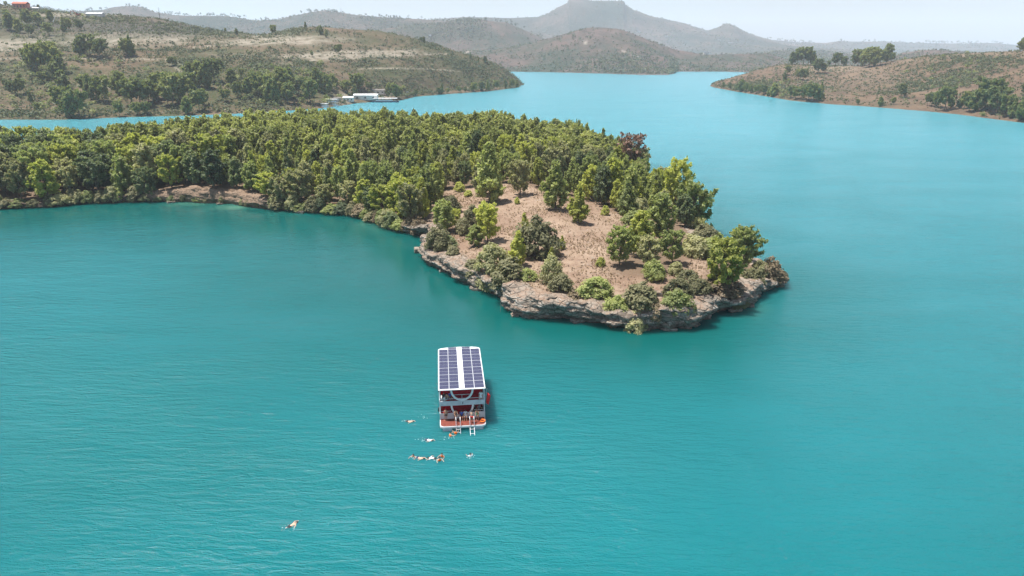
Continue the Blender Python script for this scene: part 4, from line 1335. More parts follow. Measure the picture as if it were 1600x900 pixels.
def scatter(T, n, dens_fn, seed, zmin=0.4):
    rng = np.random.default_rng(seed)
    X, Y, Z = T['X'], T['Y'], T['Z']
    a = np.hypot(X[1:, :-1] - X[:-1, :-1], Y[1:, :-1] - Y[:-1, :-1]) * np.hypot(X[:-1, 1:] - X[:-1, :-1], Y[:-1, 1:] - Y[:-1, :-1])
    w = a * dens_fn(X[:-1, :-1], Y[:-1, :-1], T['px'][:-1, :-1], T['py'][:-1, :-1], T) * (Z[:-1, :-1] > zmin)
    w = w * ((T['px'][:-1, :-1] > -150) & (T['px'][:-1, :-1] < 1750))
    w = np.clip(w, 0, None).ravel(); w /= w.sum()
    c_ = rng.choice(len(w), size=n, p=w)
    i, j = np.unravel_index(c_, (X.shape[0] - 1, X.shape[1] - 1))
    u, v = rng.random(n), rng.random(n)
    def bl_(A): return (A[i, j] * (1 - u) + A[i, j + 1] * u) * (1 - v) + (A[i + 1, j] * (1 - u) + A[i + 1, j + 1] * u) * v
    return bl_(X), bl_(Y), bl_(Z), rng

def scrub(name, T, n, dens, seed, r0, r1, leaves, lsize, label, mat='scrub', tintf=None, tall=0.7):
    x, y, z, rng = scatter(T, n, dens, seed)
    r = r0 + (r1 - r0) * rng.random(n) ** 2.2
    Cn = np.stack([x, y, z + r * tall * 0.35], 1); Rn = np.stack([r, r, r * tall], 1)
    V, Q, lv = leaf_quads(Cn, Rn, leaves, lsize, rng, up=0.5, elong=1.25)
    # leaf size follows the bush
    rr = np.repeat(r / r1, leaves)
    c0 = V.reshape(-1, 4, 3).mean(1, keepdims=True)
    V = (c0 + (V.reshape(-1, 4, 3) - c0) * (0.5 + 0.7 * rr)[:, None, None]).reshape(-1, 3)
    ti = rng.random(n)
    if tintf is not None: ti = np.clip(tintf(x, y, z, ti), 0, 1)
    o = link(name, qmesh(name, V, Q, [M[mat]], attrs={"leafvar": ('FACE', lv), "tint": ('FACE', np.repeat(ti, leaves))}))
    tag(o, label, "scrub", kind='stuff')

TL, TR, TC = TERR[0], TERR[1], TERR[2]
def thick(X, Y, px, py, T):
    n = fbm(X / 28, Y / 28, octv=3, seed=430)
    d = blob(px, py, 430, 135, 70, 26) + blob(px, py, 250, 150, 95, 20) + .8 * blob(px, py, 70, 118, 60, 24) + .5 * blob(px, py, 90, 165, 90, 20) + .6 * blob(px, py, 560, 145, 40, 8) + .5 * blob(px, py, 80, 40, 90, 14) + .6 * blob(px, py, 330, 120, 60, 14)
    return d * (n > -0.12)
def dens_left(X, Y, px, py, T):
    n = fbm(X / 35, Y / 35, octv=4, seed=401)
    d = np.clip(0.45 + 1.4 * n, 0.05, 1.5)
    d = d + 1.2 * blob(px, py, 420, 100, 140, 9) * (n > -0.25) + 1.5 * blob(px, py, 420, 130, 60, 22) + 1.1 * np.exp(-((py - 182) / 9) ** 2) * (px < 480) + 0.8 * blob(px, py, 460, 50, 40, 7) + 0.8 * blob(px, py, 690, 105, 90, 25)
    d = d * (1 - 0.8 * T['pale'][:-1, :-1])
    return d
scrub("scrub", TL, 32000, dens_left, 51, 0.7, 3.9, 12, 1.25, "dark green and olive scrub scattered over the left hillside")
scrub("scrub", TL, 2600, lambda X, Y, px, py, T: T['burnt'][:-1, :-1] + 0.02, 52, 0.8, 2.6, 12, 0.9, "grey-green scrub with burnt patches along the left hilltop", tall=1.2)
def dens_right(X, Y, px, py, T):
    n = fbm(X / 30, Y / 30, octv=4, seed=402)
    g_ = np.exp(-((px - 1480 - (125 - py) * 1.6) / 62) ** 2) * sstep(82, 95, py) * sstep(160, 140, py)
    d = 0.18 + 0.5 * np.clip(n, 0, 1) + 2.6 * g_ * (n > -0.35) + 0.8 * blob(px, py, 1250, 122, 55, 20) + 1.5 * blob(px, py, 1170, 135, 45, 12) + 0.6 * sstep(1480, 1600, px) * sstep(130, 170, py)
    return d
scrub("scrub", TR, 17000, dens_right, 53, 0.6, 3.0, 12, 1.0, "green shrub carpet and scattered bushes on the right hillside")
def dens_c(X, Y, px, py, T):
    n = fbm(X / 90, Y / 90, octv=4, seed=403)
    shore_ = np.exp(-((T['Z'][:-1, :-1]) / 9) ** 2)
    return np.clip(0.35 + 1.2 * n, 0.08, 2) + 1.3 * shore_ + 3.0 * blob(px, py, 975, 98, 60, 15) * (T['Y'][:-1, :-1] < 1950)
scrub("scrub", TC, 9000, dens_c, 54, 2.0, 6.0, 9, 2.6, "dark scrub and small wood on the hills across the water", tall=1.0)
for k, T in enumerate(TERR[3:]):
    r1 = (7, 8, 5, 8, 14, 9)[k] if k < 6 else 8
    nb_ = (4500, 7000, 2500, 6000, 5000, 6500)[k] if k < 6 else 2000
    scrub("scrub", T, nb_, lambda X, Y, px, py, T: np.clip(0.3 + 1.3 * fbm(X / 200, Y / 200, octv=3, seed=410), 0.05, 2), 60 + k, r1 * 0.3, r1, 7, r1 * 0.55, "dark bushes dotting the distant hazy hills", tall=0.9)
scrub("thicket", TL, 650, thick, 91, 1.6, 4.6, 60, 1.1, "bushy green thickets between the trees of the left hillside", mat='thicket', tall=1.0)
scrub("thicket", TR, 260, lambda X, Y, px, py, T: blob(px, py, 1560, 165, 80, 18) + .5 * blob(px, py, 1240, 140, 60, 22) + .6 * blob(px, py, 1500, 120, 60, 25), 92, 1.2, 3.4, 50, 0.9, "bushy green thickets on the right hillside", mat='thicket', tall=1.0)
# trees on the far skylines
for k, (ti_, npx) in enumerate(((4, 90), (7, 60), (3, 40), (6, 30))):
    if ti_ >= len(TERR): continue
    T = TERR[ti_]
    rng = np.random.default_rng(80 + k)
    ridge = np.argmin(T['py'] + (T['Z'] < 5) * 999, axis=0)
    cols = rng.choice(T['X'].shape[1], npx)
    cols = cols[(T['px'][ridge[cols], cols] > -60) & (T['px'][ridge[cols], cols] < 1660)]
    Cn, Rn = [], []
    for c_ in cols:
        i = ridge[c_]
        b = np.array([T['X'][i, c_], T['Y'][i, c_], T['Z'][i, c_]])
        for m_ in range(rng.integers(1, 4)):
            s_ = b[1] / 1000 * rng.uniform(1.2, 2.6)
            Cn.append(b + [rng.normal() * s_ * 2.2, rng.normal() * 3, s_ * 0.9]); Rn.append((s_ * .9, s_ * .9, s_))
    V, Q, lv = leaf_quads(np.array(Cn), np.array(Rn), 22, float(np.array(Rn)[:, 0].mean()) * 0.55, rng, elong=1.2)
    tag(link("distant_wood", qmesh("distant_wood", V, Q, [M['scrub']], attrs={"leafvar": ('FACE', lv), "tint": ('FACE', lv * 0.5)})), "tiny trees lining the far hazy skyline", "trees", kind='stuff')

# single trees one can tell apart on both hillsides
HT = []
for s in range(7):
    st = ('hill', 'mid', 'hill', 'flat', 'mid', 'cone', 'hill')[s]
    (V, Q, lv), (TV, TQ) = pine_parts(700 + s, 10, (4.0, 3.2, 4.3, 4.4, 3.4, 2.6, 3.8)[s], st, 0.5, 0.62)
    me = qmesh("hillside_tree", np.vstack([V, TV]), np.vstack([Q, TQ + len(V)]), [M['hilltree'], M['bark']], midx=np.r_[np.zeros(len(Q)), np.ones(len(TQ))], attrs={"leafvar": ('FACE', np.r_[lv, np.zeros(len(TQ))])})
    HT.append(me)
LEFT_T = [(128,88,26),(141,88,28),(158,90,24),(204,89,27),(198,88,22),(60,115,36),(84,113,38),(52,112,28),(70,104,30),(92,116,26),(44,106,22),(76,125,12),(65,130,14),(100,140,26),(88,122,20),
 (143,156,34),(152,158,30),(165,160,34),(135,150,26),(187,148,32),(208,166,36),(220,166,38),(232,160,30),(245,156,36),(258,152,34),(270,165,44),(282,160,38),(291,156,36),(262,164,28),(300,136,34),(312,138,38),(325,138,40),(336,130,32),(268,102,12),(272,100,9),
 (98,172,30),(90,160,18),(110,184,34),(125,186,36),(104,182,22),(58,176,14),(48,160,16),(20,150,18),(34,148,20),(30,126,8),(8,136,10),(188,182,22),(215,180,18),(230,180,18),(293,178,26),(305,160,24),(312,174,30),(320,165,20),(217,124,8),(352,160,18),(362,132,22),(372,152,22),(388,150,26),(345,110,16),(378,122,14),(396,128,16),
 (420,160,40),(408,150,34),(432,162,38),(440,150,42),(452,140,32),(450,162,30),(468,150,26),(485,162,36),(478,150,28),(495,142,34),(503,136,22),(509,148,30),(518,140,22),(525,136,14),(542,146,20),(537,143,16),(558,142,26),(563,138,20),(556,152,20),(574,140,12),(580,141,10),(612,153,22),(604,150,16),(620,153,20),(626,150,14),
 (690,148,16),(684,147,10),(740,144,14),(752,142,14),(762,141,16),(775,140,14),(790,138,14),(800,137,13),(650,152,10),(700,147,8),(718,145,10),(728,145,9),(808,136,12),
 (478,45,10),(503,54,14),(510,58,12),(496,50,8),(427,54,13),(662,66,9),(658,64,6),(736,91,9),(748,98,9),(757,98,10),(530,84,14),(524,80,10),(487,88,8),(629,87,5),(571,98,6),(607,150,9),
 (370,54,9),(352,50,6),(14,48,22),(45,44,22),(30,52,18),(60,40,16),(100,50,18),(108,48,16),(125,48,14),(76,56,16),(48,58,14),(10,10,6),(22,11,5),(60,14,6),(12,30,12),(80,34,14)]
RIGHT_T = [(1238,98,18),(1245,100,22),(1254,99,24),(1263,99,22),(1271,98,20),(1278,115,20),(1284,114,14),(1305,101,18),(1318,88,13),(1319,104,14),(1340,103,22),(1348,104,24),(1358,105,26),(1366,104,24),(1375,102,20),(1384,96,24),(1597,80,17),(1593,80,12),(1230,118,14),(1224,128,14),
 (1270,160,26),(1281,157,26),(1262,157,22),(1252,156,20),(1243,155,18),(1236,153,16),(1254,126,16),(1247,124,14),(1475,172,30),(1464,168,22),(1456,167,18),(1448,166,16),(1505,170,22),(1524,174,30),(1538,170,34),(1547,172,38),(1553,178,34),(1568,182,28),(1580,184,26),(1592,188,30),(1600,190,26),(1515,174,20),(1375,166,14),(1397,163,10),(1407,152,18),(1412,150,12),
 (1208,151,20),(1200,150,14),(1192,148,14),(1180,147,12),(1172,145,12),(1157,143,18),(1150,141,10),(1140,139,10),(1130,137,9),(1164,144,14),(1186,146,12),(1498,170,14),(1486,168,14),(1340,164,8),(1600,150,16),(1530,128,8),(1334,100,14),(1392,97,12),(1297,97,8)]
used_lab = {}
def hill_zone(px, py, side):
    if side == 'L':
        a = "on far left" if px < 60 else "left of the dirt path" if px < 250 else "right of the dirt path" if px < 400 else "above the moored boats" if px < 640 else "on the hill's right slope"
        b = "at the lake shore" if py > 168 or (px > 600 and py > 135) else "on the lower slope" if py > 125 else "mid slope" if py > 75 else "near the hilltop"
    else:
        a = "at left end of right hillside" if px < 1225 else "below the hilltop grove" if px < 1330 and py > 115 else "in the hilltop grove" if px < 1400 and py <= 115 else "on right hillside" if px < 1490 else "at the photo's right edge"
        b = "at the lake shore" if py > 137 + (px - 1112) * 0.085 else "mid slope" if py > 112 else "on the ridge"
    return b, a
ORDW = "first second third fourth fifth sixth seventh eighth ninth tenth eleventh twelfth thirteenth fourteenth fifteenth sixteenth seventeenth eighteenth nineteenth twentieth twenty-first twenty-second twenty-third twenty-fourth twenty-fifth twenty-sixth twenty-seventh twenty-eighth twenty-ninth thirtieth".split()
allt = []
for side, T, L in (('L', TL, LEFT_T), ('R', TR, RIGHT_T)):
    for k, (px, py, hp) in enumerate(L):
        x, y, z = at_pixel(T, px, py)
        h = max(2.5, hp / F * math.sqrt(x * x + y * y) * 0.88)
        sz = "small" if h < 9 else "medium" if h < 14 else "large"
        allt.append([side, px, py, x, y, z, h, (sz, *hill_zone(px, py, side)), k])
byk = {}
for q in allt: byk.setdefault(q[7], []).append(q)
for k, L in byk.items():
    L.sort(key=lambda q: q[1])
    for n, q in enumerate(L):
        lab = f"{k[0]} tree {k[1]} {k[2]}"
        if len(L) > 1:
            lab += ", leftmost" if n == 0 else ", rightmost" if n == len(L) - 1 else f", {ORDW[n]} from left"
        r = random.Random(q[8] * 5 + len(lab))
        s_ = r.randrange(7)
        if q[6] < 7: s_ = 0
        o = link("hillside_tree", HT[s_], loc=(q[3], q[4], q[5] - 0.3), rotz=r.random() * 6.28)
        wsc = r.uniform(0.75, 1.12)
        o.scale = (q[6] / 10 * wsc, q[6] / 10 * wsc, q[6] / 10)
        tag(o, lab, "tree", "trees on the left hillside" if q[0] == 'L' else "trees on the right hillside")
# burnt bare trees on the left hilltop
bare = []
for s in range(3):
    rng = np.random.default_rng(40 + s)
    segs = [((0, 0, 0), (0.1, 0.1, 5), .16, .11), ((0.1, .1, 5), (0.2, 0.1, 10), .11, .03)]
    for k in range(11):
        z = 3.5 + k * 0.58; a = k * 2.4
        L = 2.2 * (1 - (z - 3) / 9)
        segs.append(((0.1, 0.1, z), (math.cos(a) * L, math.sin(a) * L, z + L * 0.7), .05, .015))
    V, Q = cone_tubes(segs, 4)
    bare.append(qmesh("burnt_tree", V * np.array([1.3, 1.3, 1]), Q, [M['bark_grey']]))
rng = np.random.default_rng(12)
BZ = [(rng.uniform(165, 345), rng.uniform(30, 60)) for _ in range(30)]
BZ.sort()
for k, (px, py) in enumerate(BZ):
    py = max(py, 26 + (px - 160) * 0.14)
    x, y, z = at_pixel(TL, px, py)
    o = link("burnt_tree", bare[k % 3], loc=(x, y, z - 0.3), rotz=k * 1.3)
    s_ = rng.uniform(0.5, 0.95); o.scale = (s_ * 1.5, s_ * 1.5, s_)
    tag(o, f"bare grey burnt tree, {ORDW[k]} from left along the left hilltop", "tree", "burnt trees on the left hilltop")
o = link("burnt_tree", bare[0], loc=at_pixel(TL, 249, 29), rotz=0.4); o.scale = (1.9, 1.9, 1.5)
tag(o, "tallest bare burnt tree, sticking up from the left skyline", "tree", "burnt trees on the left hilltop")

# ------------------------------------------------------------------ the tour boat
M['white'] = simple("white_gelcoat", (0.66, 0.66, 0.66), 0.35, 0.06, 1.5)
M['white_roof'] = simple("white_roof_paint", (0.80, 0.80, 0.80), 0.5, 0.05, 1.0)
M['grey_white'] = simple("bluish_grey_white", (0.52, 0.54, 0.57), 0.5, 0.10, 1.5)  # bluish grey white shared by hulls, stern fascia and buoy
M['red_deck'] = simple("red_deck_paint", (0.17, 0.036, 0.022), 0.65, 0.22, 2.5)
M['carpet'] = simple("red_carpet", (0.50, 0.012, 0.028), 0.95, 0.2, 3)
M['flag'] = simple("red_cloth", (0.62, 0.02, 0.02), 0.8, 0.1, 3)
M['orange'] = simple("orange_foam", (0.80, 0.17, 0.02), 0.7, 0.1, 6)
M['alu'] = simple("aluminium", (0.70, 0.71, 0.73), 0.35, 0.05, 5, metallic=0.6)
M['dark'] = simple("dark_rubber", (0.03, 0.03, 0.035), 0.6, 0.2, 5)
M['blue_c'] = simple("blue_cushion", (0.05, 0.12, 0.32), 0.85, 0.15, 5)
t = NT("solar_cells")
tc = t.n("ShaderNodeTexCoord").outputs["Object"]
br = t.n("ShaderNodeTexBrick")
br.offset = 0.0
for nm, v in (("Scale", 1.0), ("Mortar Size", 0.006), ("Mortar Smooth", 0.1), ("Brick Width", 0.19), ("Row Height", 0.19)):
    br.inputs[nm].default_value = v
br.inputs["Color1"].default_value = (0.03, 0.03, 0.065, 1)
br.inputs["Color2"].default_value = (0.04, 0.04, 0.085, 1)
br.inputs["Mortar"].default_value = (0.14, 0.14, 0.19, 1)
t.l(tc, br.inputs["Vector"])
M['solar'] = t.done(t.principled(br.outputs["Color"], 0.22, None, 0, 0.5))

BX, BY, BROT = -6.25, 76.75, R(5.9)
boat = empty("tour_boat", (BX, BY, 0), BROT)
tag(boat, "white two-deck tour boat with solar panel roof anchored in the turquoise lake", "boat")
W2 = 2.95
def rounded(x0, x1, y0, y1, r, n=6, corners=(1, 1, 1, 1)):
    out = []
    for (cx, cy, a0, on) in ((x1 - r, y0 + r, -90, corners[0]), (x1 - r, y1 - r, 0, corners[1]), (x0 + r, y1 - r, 90, corners[2]), (x0 + r, y0 + r, 180, corners[3])):
        if on:
            for k in range(n + 1):
                a = R(a0 + 90 * k / n); out.append((cx + r * math.cos(a), cy + r * math.sin(a)))
        else:
            a = R(a0 + 45); out.append((cx + r * (1 if math.cos(a) > 0 else -1), cy + r * (1 if math.sin(a) > 0 else -1)))
    return out
for s in (-1, 1):
    m = MB()
    xs = s * 2.0
    m.prism([(xs - .62, 0.15), (xs + .62, 0.15), (xs + .62, 11.5), (xs + .25, 13.2), (xs, 13.7), (xs - .25, 13.2), (xs - .62, 11.5)], -0.5, 0.52, 0.05)
    m.build("hull", M['grey_white'], boat)
m = MB(); m.prism(rounded(-W2, W2, 0.0, 13.5, 0.55), 0.42, 0.72, 0.05); hulld = m.build("deck_slab", M['white'], boat)
m = MB(); m.prism(rounded(-W2 + .1, W2 - .1, 0.1, 1.95, 0.5, corners=(1, 0, 0, 1)), 0.722, 0.745); m.build("stern_platform", M['red_deck'], boat)
m = MB(); m.box((0, 7.6, 0.735), (5.6, 11.2, 0.03)); m.build("lower_deck_floor", M['carpet'], boat)
m = MB()   # lower bulwarks
for s in (-1, 1):
    m.box((s * (W2 - .06), 7.5, 1.2), (0.1, 11.4, 0.95), bevel=.02)
m.box((0, 13.2, 1.2), (5.7, .1, .95), bevel=.02)
m.box((-1.75, 1.98, 1.16), (2.2, 0.09, 0.82), bevel=.02); m.box((1.75, 1.98, 1.16), (2.2, 0.09, 0.82), bevel=.02)
m.box((-0.62, 1.98, 1.0), (0.5, .08, .5)); m.box((0.62, 1.98, 1.0), (.5, .08, .5))
m.build("bulwark", M['white'], boat)
m = MB()   # cabin wall ahead on the lower deck
m.box((0, 4.0, 1.75), (5.5, 0.1, 1.9)); m.build("cabin_wall", M['carpet'], boat)
m = MB(); m.prism(rounded(-W2, W2, 1.9, 13.3, 0.4, corners=(0, 1, 1, 0)), 2.72, 2.84); m.build("upper_deck_slab", M['white'], boat)
m = MB(); m.box((0, 7.4, 2.86), (5.6, 10.6, 0.03)); m.build("upper_deck_floor", M['carpet'], boat)
m = MB(); m.box((0, 1.88, 3.03), (5.9, 0.10, 0.66), bevel=0.03); fas = m.build("stern_fascia", M['grey_white'], boat)
m = MB(); m.ball((0.08, 1.815, 3.05), (0.05, 0.015, 0.15)); m.ball((0.12, 1.815, 3.20), (0.035, 0.014, 0.04)); m.box((0.05, 1.815, 2.9), (0.12, 0.012, 0.05)); m.build("emblem", M['dark'], fas)
m = MB()
for s in (-1, 1):
    m.box((s * (W2 - .04), 7.4, 3.2), (0.08, 11.1, 0.75), bevel=.02)
m.box((0, 13.0, 3.2), (5.7, .08, .75), bevel=.02)
m.build("upper_bulwark", M['white'], boat)
m = MB(); m.box((0, 4.2, 3.9), (5.5, 0.1, 2.0)); m.box((2.0, 3.2, 2.95), (1.4, 1.6, 0.12)); m.build("upper_cabin_wall", M['carpet'], boat)
for s in (-1, 1):
    for yy in (2.05, 5.5, 9.2, 12.9):
        m = MB(); m.box((s * (W2 - .1), yy, 3.95), (0.1, 0.1, 2.0)); m.box((s * (W2 - .1), yy, 1.9), (0.1, 0.1, 1.7)); m.build("post", M['white'], boat)
    m = MB(); m.tube([(s * (W2 - .03), 2.0, 3.85), (s * (W2 - .03), 12.9, 3.85)], .03); m.tube([(s * (W2 - .03), 2.0, 1.95), (s * (W2 - .03), 12.9, 1.95)], .025); m.build("side_rail", M['alu'], boat)
def arch(z_top, a, b, y, name):
    m = MB()
    n = 28
    prev = None
    bm = m.bm
    rings = []
    for k in range(n + 1):
        th = math.pi + math.pi * k / n
        ring = []
        for (ra, rb) in ((a, b), (a - .24, b - .22)):
            for yy in (y - .07, y + .07):
                ring.append(bm.verts.new((ra * math.cos(th), yy, z_top + rb * math.sin(th))))
        rings.append(ring)
    for A, B in zip(rings[:-1], rings[1:]):
        for i, j in ((0, 1), (1, 3), (3, 2), (2, 0)):
            bm.faces.new((A[i], A[j], B[j], B[i]))
    bm.faces.new((rings[0][0], rings[0][1], rings[0][3], rings[0][2])); bm.faces.new((rings[-1][0], rings[-1][1], rings[-1][3], rings[-1][2]))
    return m.build(name, M['white'], boat)
arch(4.95, 1.5, 1.62, 1.92, "stern_arch")
arch(2.70, 1.5, 1.72, 1.92, "stern_arch")
m = MB(); m.tube([(-2.8, 1.98, 3.62), (2.8, 1.98, 3.62)], .03); m.tube([(-1.2, 2.4, 3.95), (1.2, 2.4, 3.95)], .035); m.tube([(0, 2.4, 2.9), (0, 2.4, 3.95)], .03); m.build("stern_rail", M['white'], boat)
m = MB(); m.tube([(-2.7, 1.98, 1.85), (-1.5, 1.98, 1.85)], .03); m.tube([(1.5, 1.98, 1.85), (2.7, 1.98, 1.85)], .03); m.build("lower_rail", M['alu'], boat)
# roof with a gently arched front edge
roofpoly = [(-3.02, 1.7), (3.02, 1.7), (3.02, 14.3)] + [(3.02 * math.cos(R(a)), 14.3 + 0.75 * math.sin(R(a)) ** 0.8) for a in range(20, 180, 16)] + [(-3.02, 14.3)]
m = MB(); m.prism(roofpoly, 4.96, 5.08, 0.03); roof = m.build("roof", M['white_roof'], boat)
cols_x = (-2.27, -0.97, 0.97, 2.27)
panel_meshes = {}
def solar_panel(x, y, w, l):
    key = (round(w, 2), round(l, 2))
    if key not in panel_meshes:
        mm = MB(); mm.box((0, 0, 0), (w, l, .035)); o = mm.build("solar_panel", M['solar'], boat)
        f = MB()
        for s in (-1, 1):
            f.box((s * w / 2, 0, 0.004), (.03, l + .03, .05)); f.box((0, s * l / 2, 0.004), (w - .03, .03, .05))
        f.box((0, 0, .012), (w - .03, .025, .02))
        fo = f.build("panel_frame", M['alu'], o)
        panel_meshes[key] = (o, fo)
    else:
        a, b = panel_meshes[key]
        o = a.copy(); C.objects.link(o); o.parent = boat
        fo = b.copy(); C.objects.link(fo); fo.parent = o
    o.location = (x, y, 5.11)
for x in cols_x:
    for k in range(6):
        solar_panel(x, 2.85 + k * 2.06, 1.24, 1.98)
for x in (-0.97, 0.97):
    solar_panel(x, 14.52, 1.24, 0.60)
# furniture
def bench(parent, x, y, z, w, l, mat, name="bench"):
    m = MB(); m.box((x, y, z + .22), (w, l, .44), bevel=.04); m.box((x, y + l / 2 - .08, z + .65), (w, .14, .5), bevel=.04)
    return m.build(name, mat, parent)
for x, y, z in ((-2.0, 4.9, 2.88), (-2.0, 6.6, 2.88), (2.0, 5.6, 3.05), (0, 7.6, 2.88), (-2.0, 4.6, .75), (2.0, 4.4, .75), (0, 5.4, .75)):
    bench(boat, x, y, z, 1.3, .6, M['carpet'] if x >= 0 else M['blue_c'])
m = MB(); m.box((-2.45, 2.5, 3.3), (.55, .8, .85), bevel=.03); m.build("locker", M['white'], boat)
m = MB(); m.box((2.5, 2.6, 3.25), (.6, .9, .75), bevel=.03); m.build("locker", M['white'], boat)
def ladder(x, bottom, out):
    m = MB()
    zt = 1.75
    for s in (-.27, .27):
        m.tube([(x + s, 0.75, .74), (x + s, 0.75, zt - .3), (x + s, 0.55, zt - .05), (x + s, .25, zt - .25), (x + s, -.05, .9), (x + s, -.10, .5), (x + s, -out, bottom)], .035, 8)
    n = int((0.5 - bottom) / .30) + 1
    for k in range(n):
        f = (k + .4) / n
        m.box((x, -.10 + (-out + .10) * f, .5 + (bottom - .5) * f), (.52, .11, .035))
    return m.build("ladder", M['alu'], boat)
ladder(-0.62, -0.35, 1.0); ladder(1.15, -0.35, 1.9)
m = MB(); m.tube([(2.55 + .3 * math.cos(a), .85 + .3 * math.sin(a), .86) for a in [k * math.pi / 8 for k in range(16)]], .085, 8, closed=True)
lr = m.build("life_ring", M['orange'], None, smooth=True)
lr.parent = None; lr.matrix_world = Matrix.Translation((BX, BY, 0)) @ Matrix.Rotation(BROT, 4, 'Z')
tag(lr, "orange life ring lying on right corner of boat's red stern platform", "life ring")
# flag on the right side of the stern
m = MB(); m.tube([(2.98, 2.3, 2.9), (3.25, 2.0, 4.9)], .025); fp = m.build("flag_pole", M['alu'], boat)
V, n1, n2 = [], 14, 12
for i in range(n1):
    for j in range(n2):
        u, v = i / (n1 - 1), j / (n2 - 1)
        V.append((3.0 + .10 + .42 * u * (1 - .25 * v) + .2 * (1 - v), 2.1 - .15 * u + .10 * math.sin(7 * u + 2 * v), 4.2 - 1.45 * v - .35 * u + .06 * math.sin(9 * v)))
me = qmesh("flag", V, grid_faces(n1, n2), [M['flag']], smooth=True)
fl = link("flag", me, boat)
sd = fl.modifiers.new("thick", 'SOLIDIFY'); sd.thickness = 0.012
# fenders
for yy in (4.5, 10.0):
    m = MB(); m.ball((-W2 - .12, yy, .75), (.13, .13, .36), 2); m.build("fender", M['dark'], boat, smooth=True)

# ------------------------------------------------------------------ people
SK = {k: simple("skin_" + k, c, 0.55, 0.08, 8) for k, c in dict(tan=(0.46, 0.25, 0.16), fair=(0.60, 0.38, 0.27), brown=(0.30, 0.155, 0.095)).items()}
CL = {k: simple("cloth_" + k, c, 0.85, 0.12, 10) for k, c in dict(white=(0.75, 0.75, 0.76), blue=(0.07, 0.14, 0.45), green=(0.08, 0.30, 0.14), red=(0.50, 0.03, 0.03), black=(0.02, 0.02, 0.025), navy=(0.03, 0.04, 0.10), orange=(0.90, 0.16, 0.01), grey=(0.30, 0.31, 0.33), brown=(0.20, 0.12, 0.08)).items()}
HAIR = simple("dark_hair", (0.018, 0.012, 0.010), 0.6, 0.3, 20)
def skin_mesh(name, verts, edges, radii, mat, sub=1):
    me = bpy.data.meshes.new(name)
    me.from_pydata([tuple(v) for v in verts], edges, [])
    o = bpy.data.objects.new(name, me); C.objects.link(o)
    sk = o.modifiers.new("skin", 'SKIN'); sk.use_smooth_shade = True
    for i, r in enumerate(radii):
        d = me.skin_vertices[0].data[i]
        d.radius = (r, r) if not isinstance(r, tuple) else r
        d.use_root = (i == 0)
    sb = o.modifiers.new("sub", 'SUBSURF'); sb.levels = sub; sb.render_levels = sub
    dg = bpy.context.evaluated_depsgraph_get()
    em = bpy.data.meshes.new_from_object(o.evaluated_get(dg))
    em.name = name
    bpy.data.objects.remove(o); bpy.data.meshes.remove(me)
    em.materials.clear(); em.materials.append(mat)
    em.polygons.foreach_set("use_smooth", np.ones(len(em.polygons), dtype=bool))
    return em
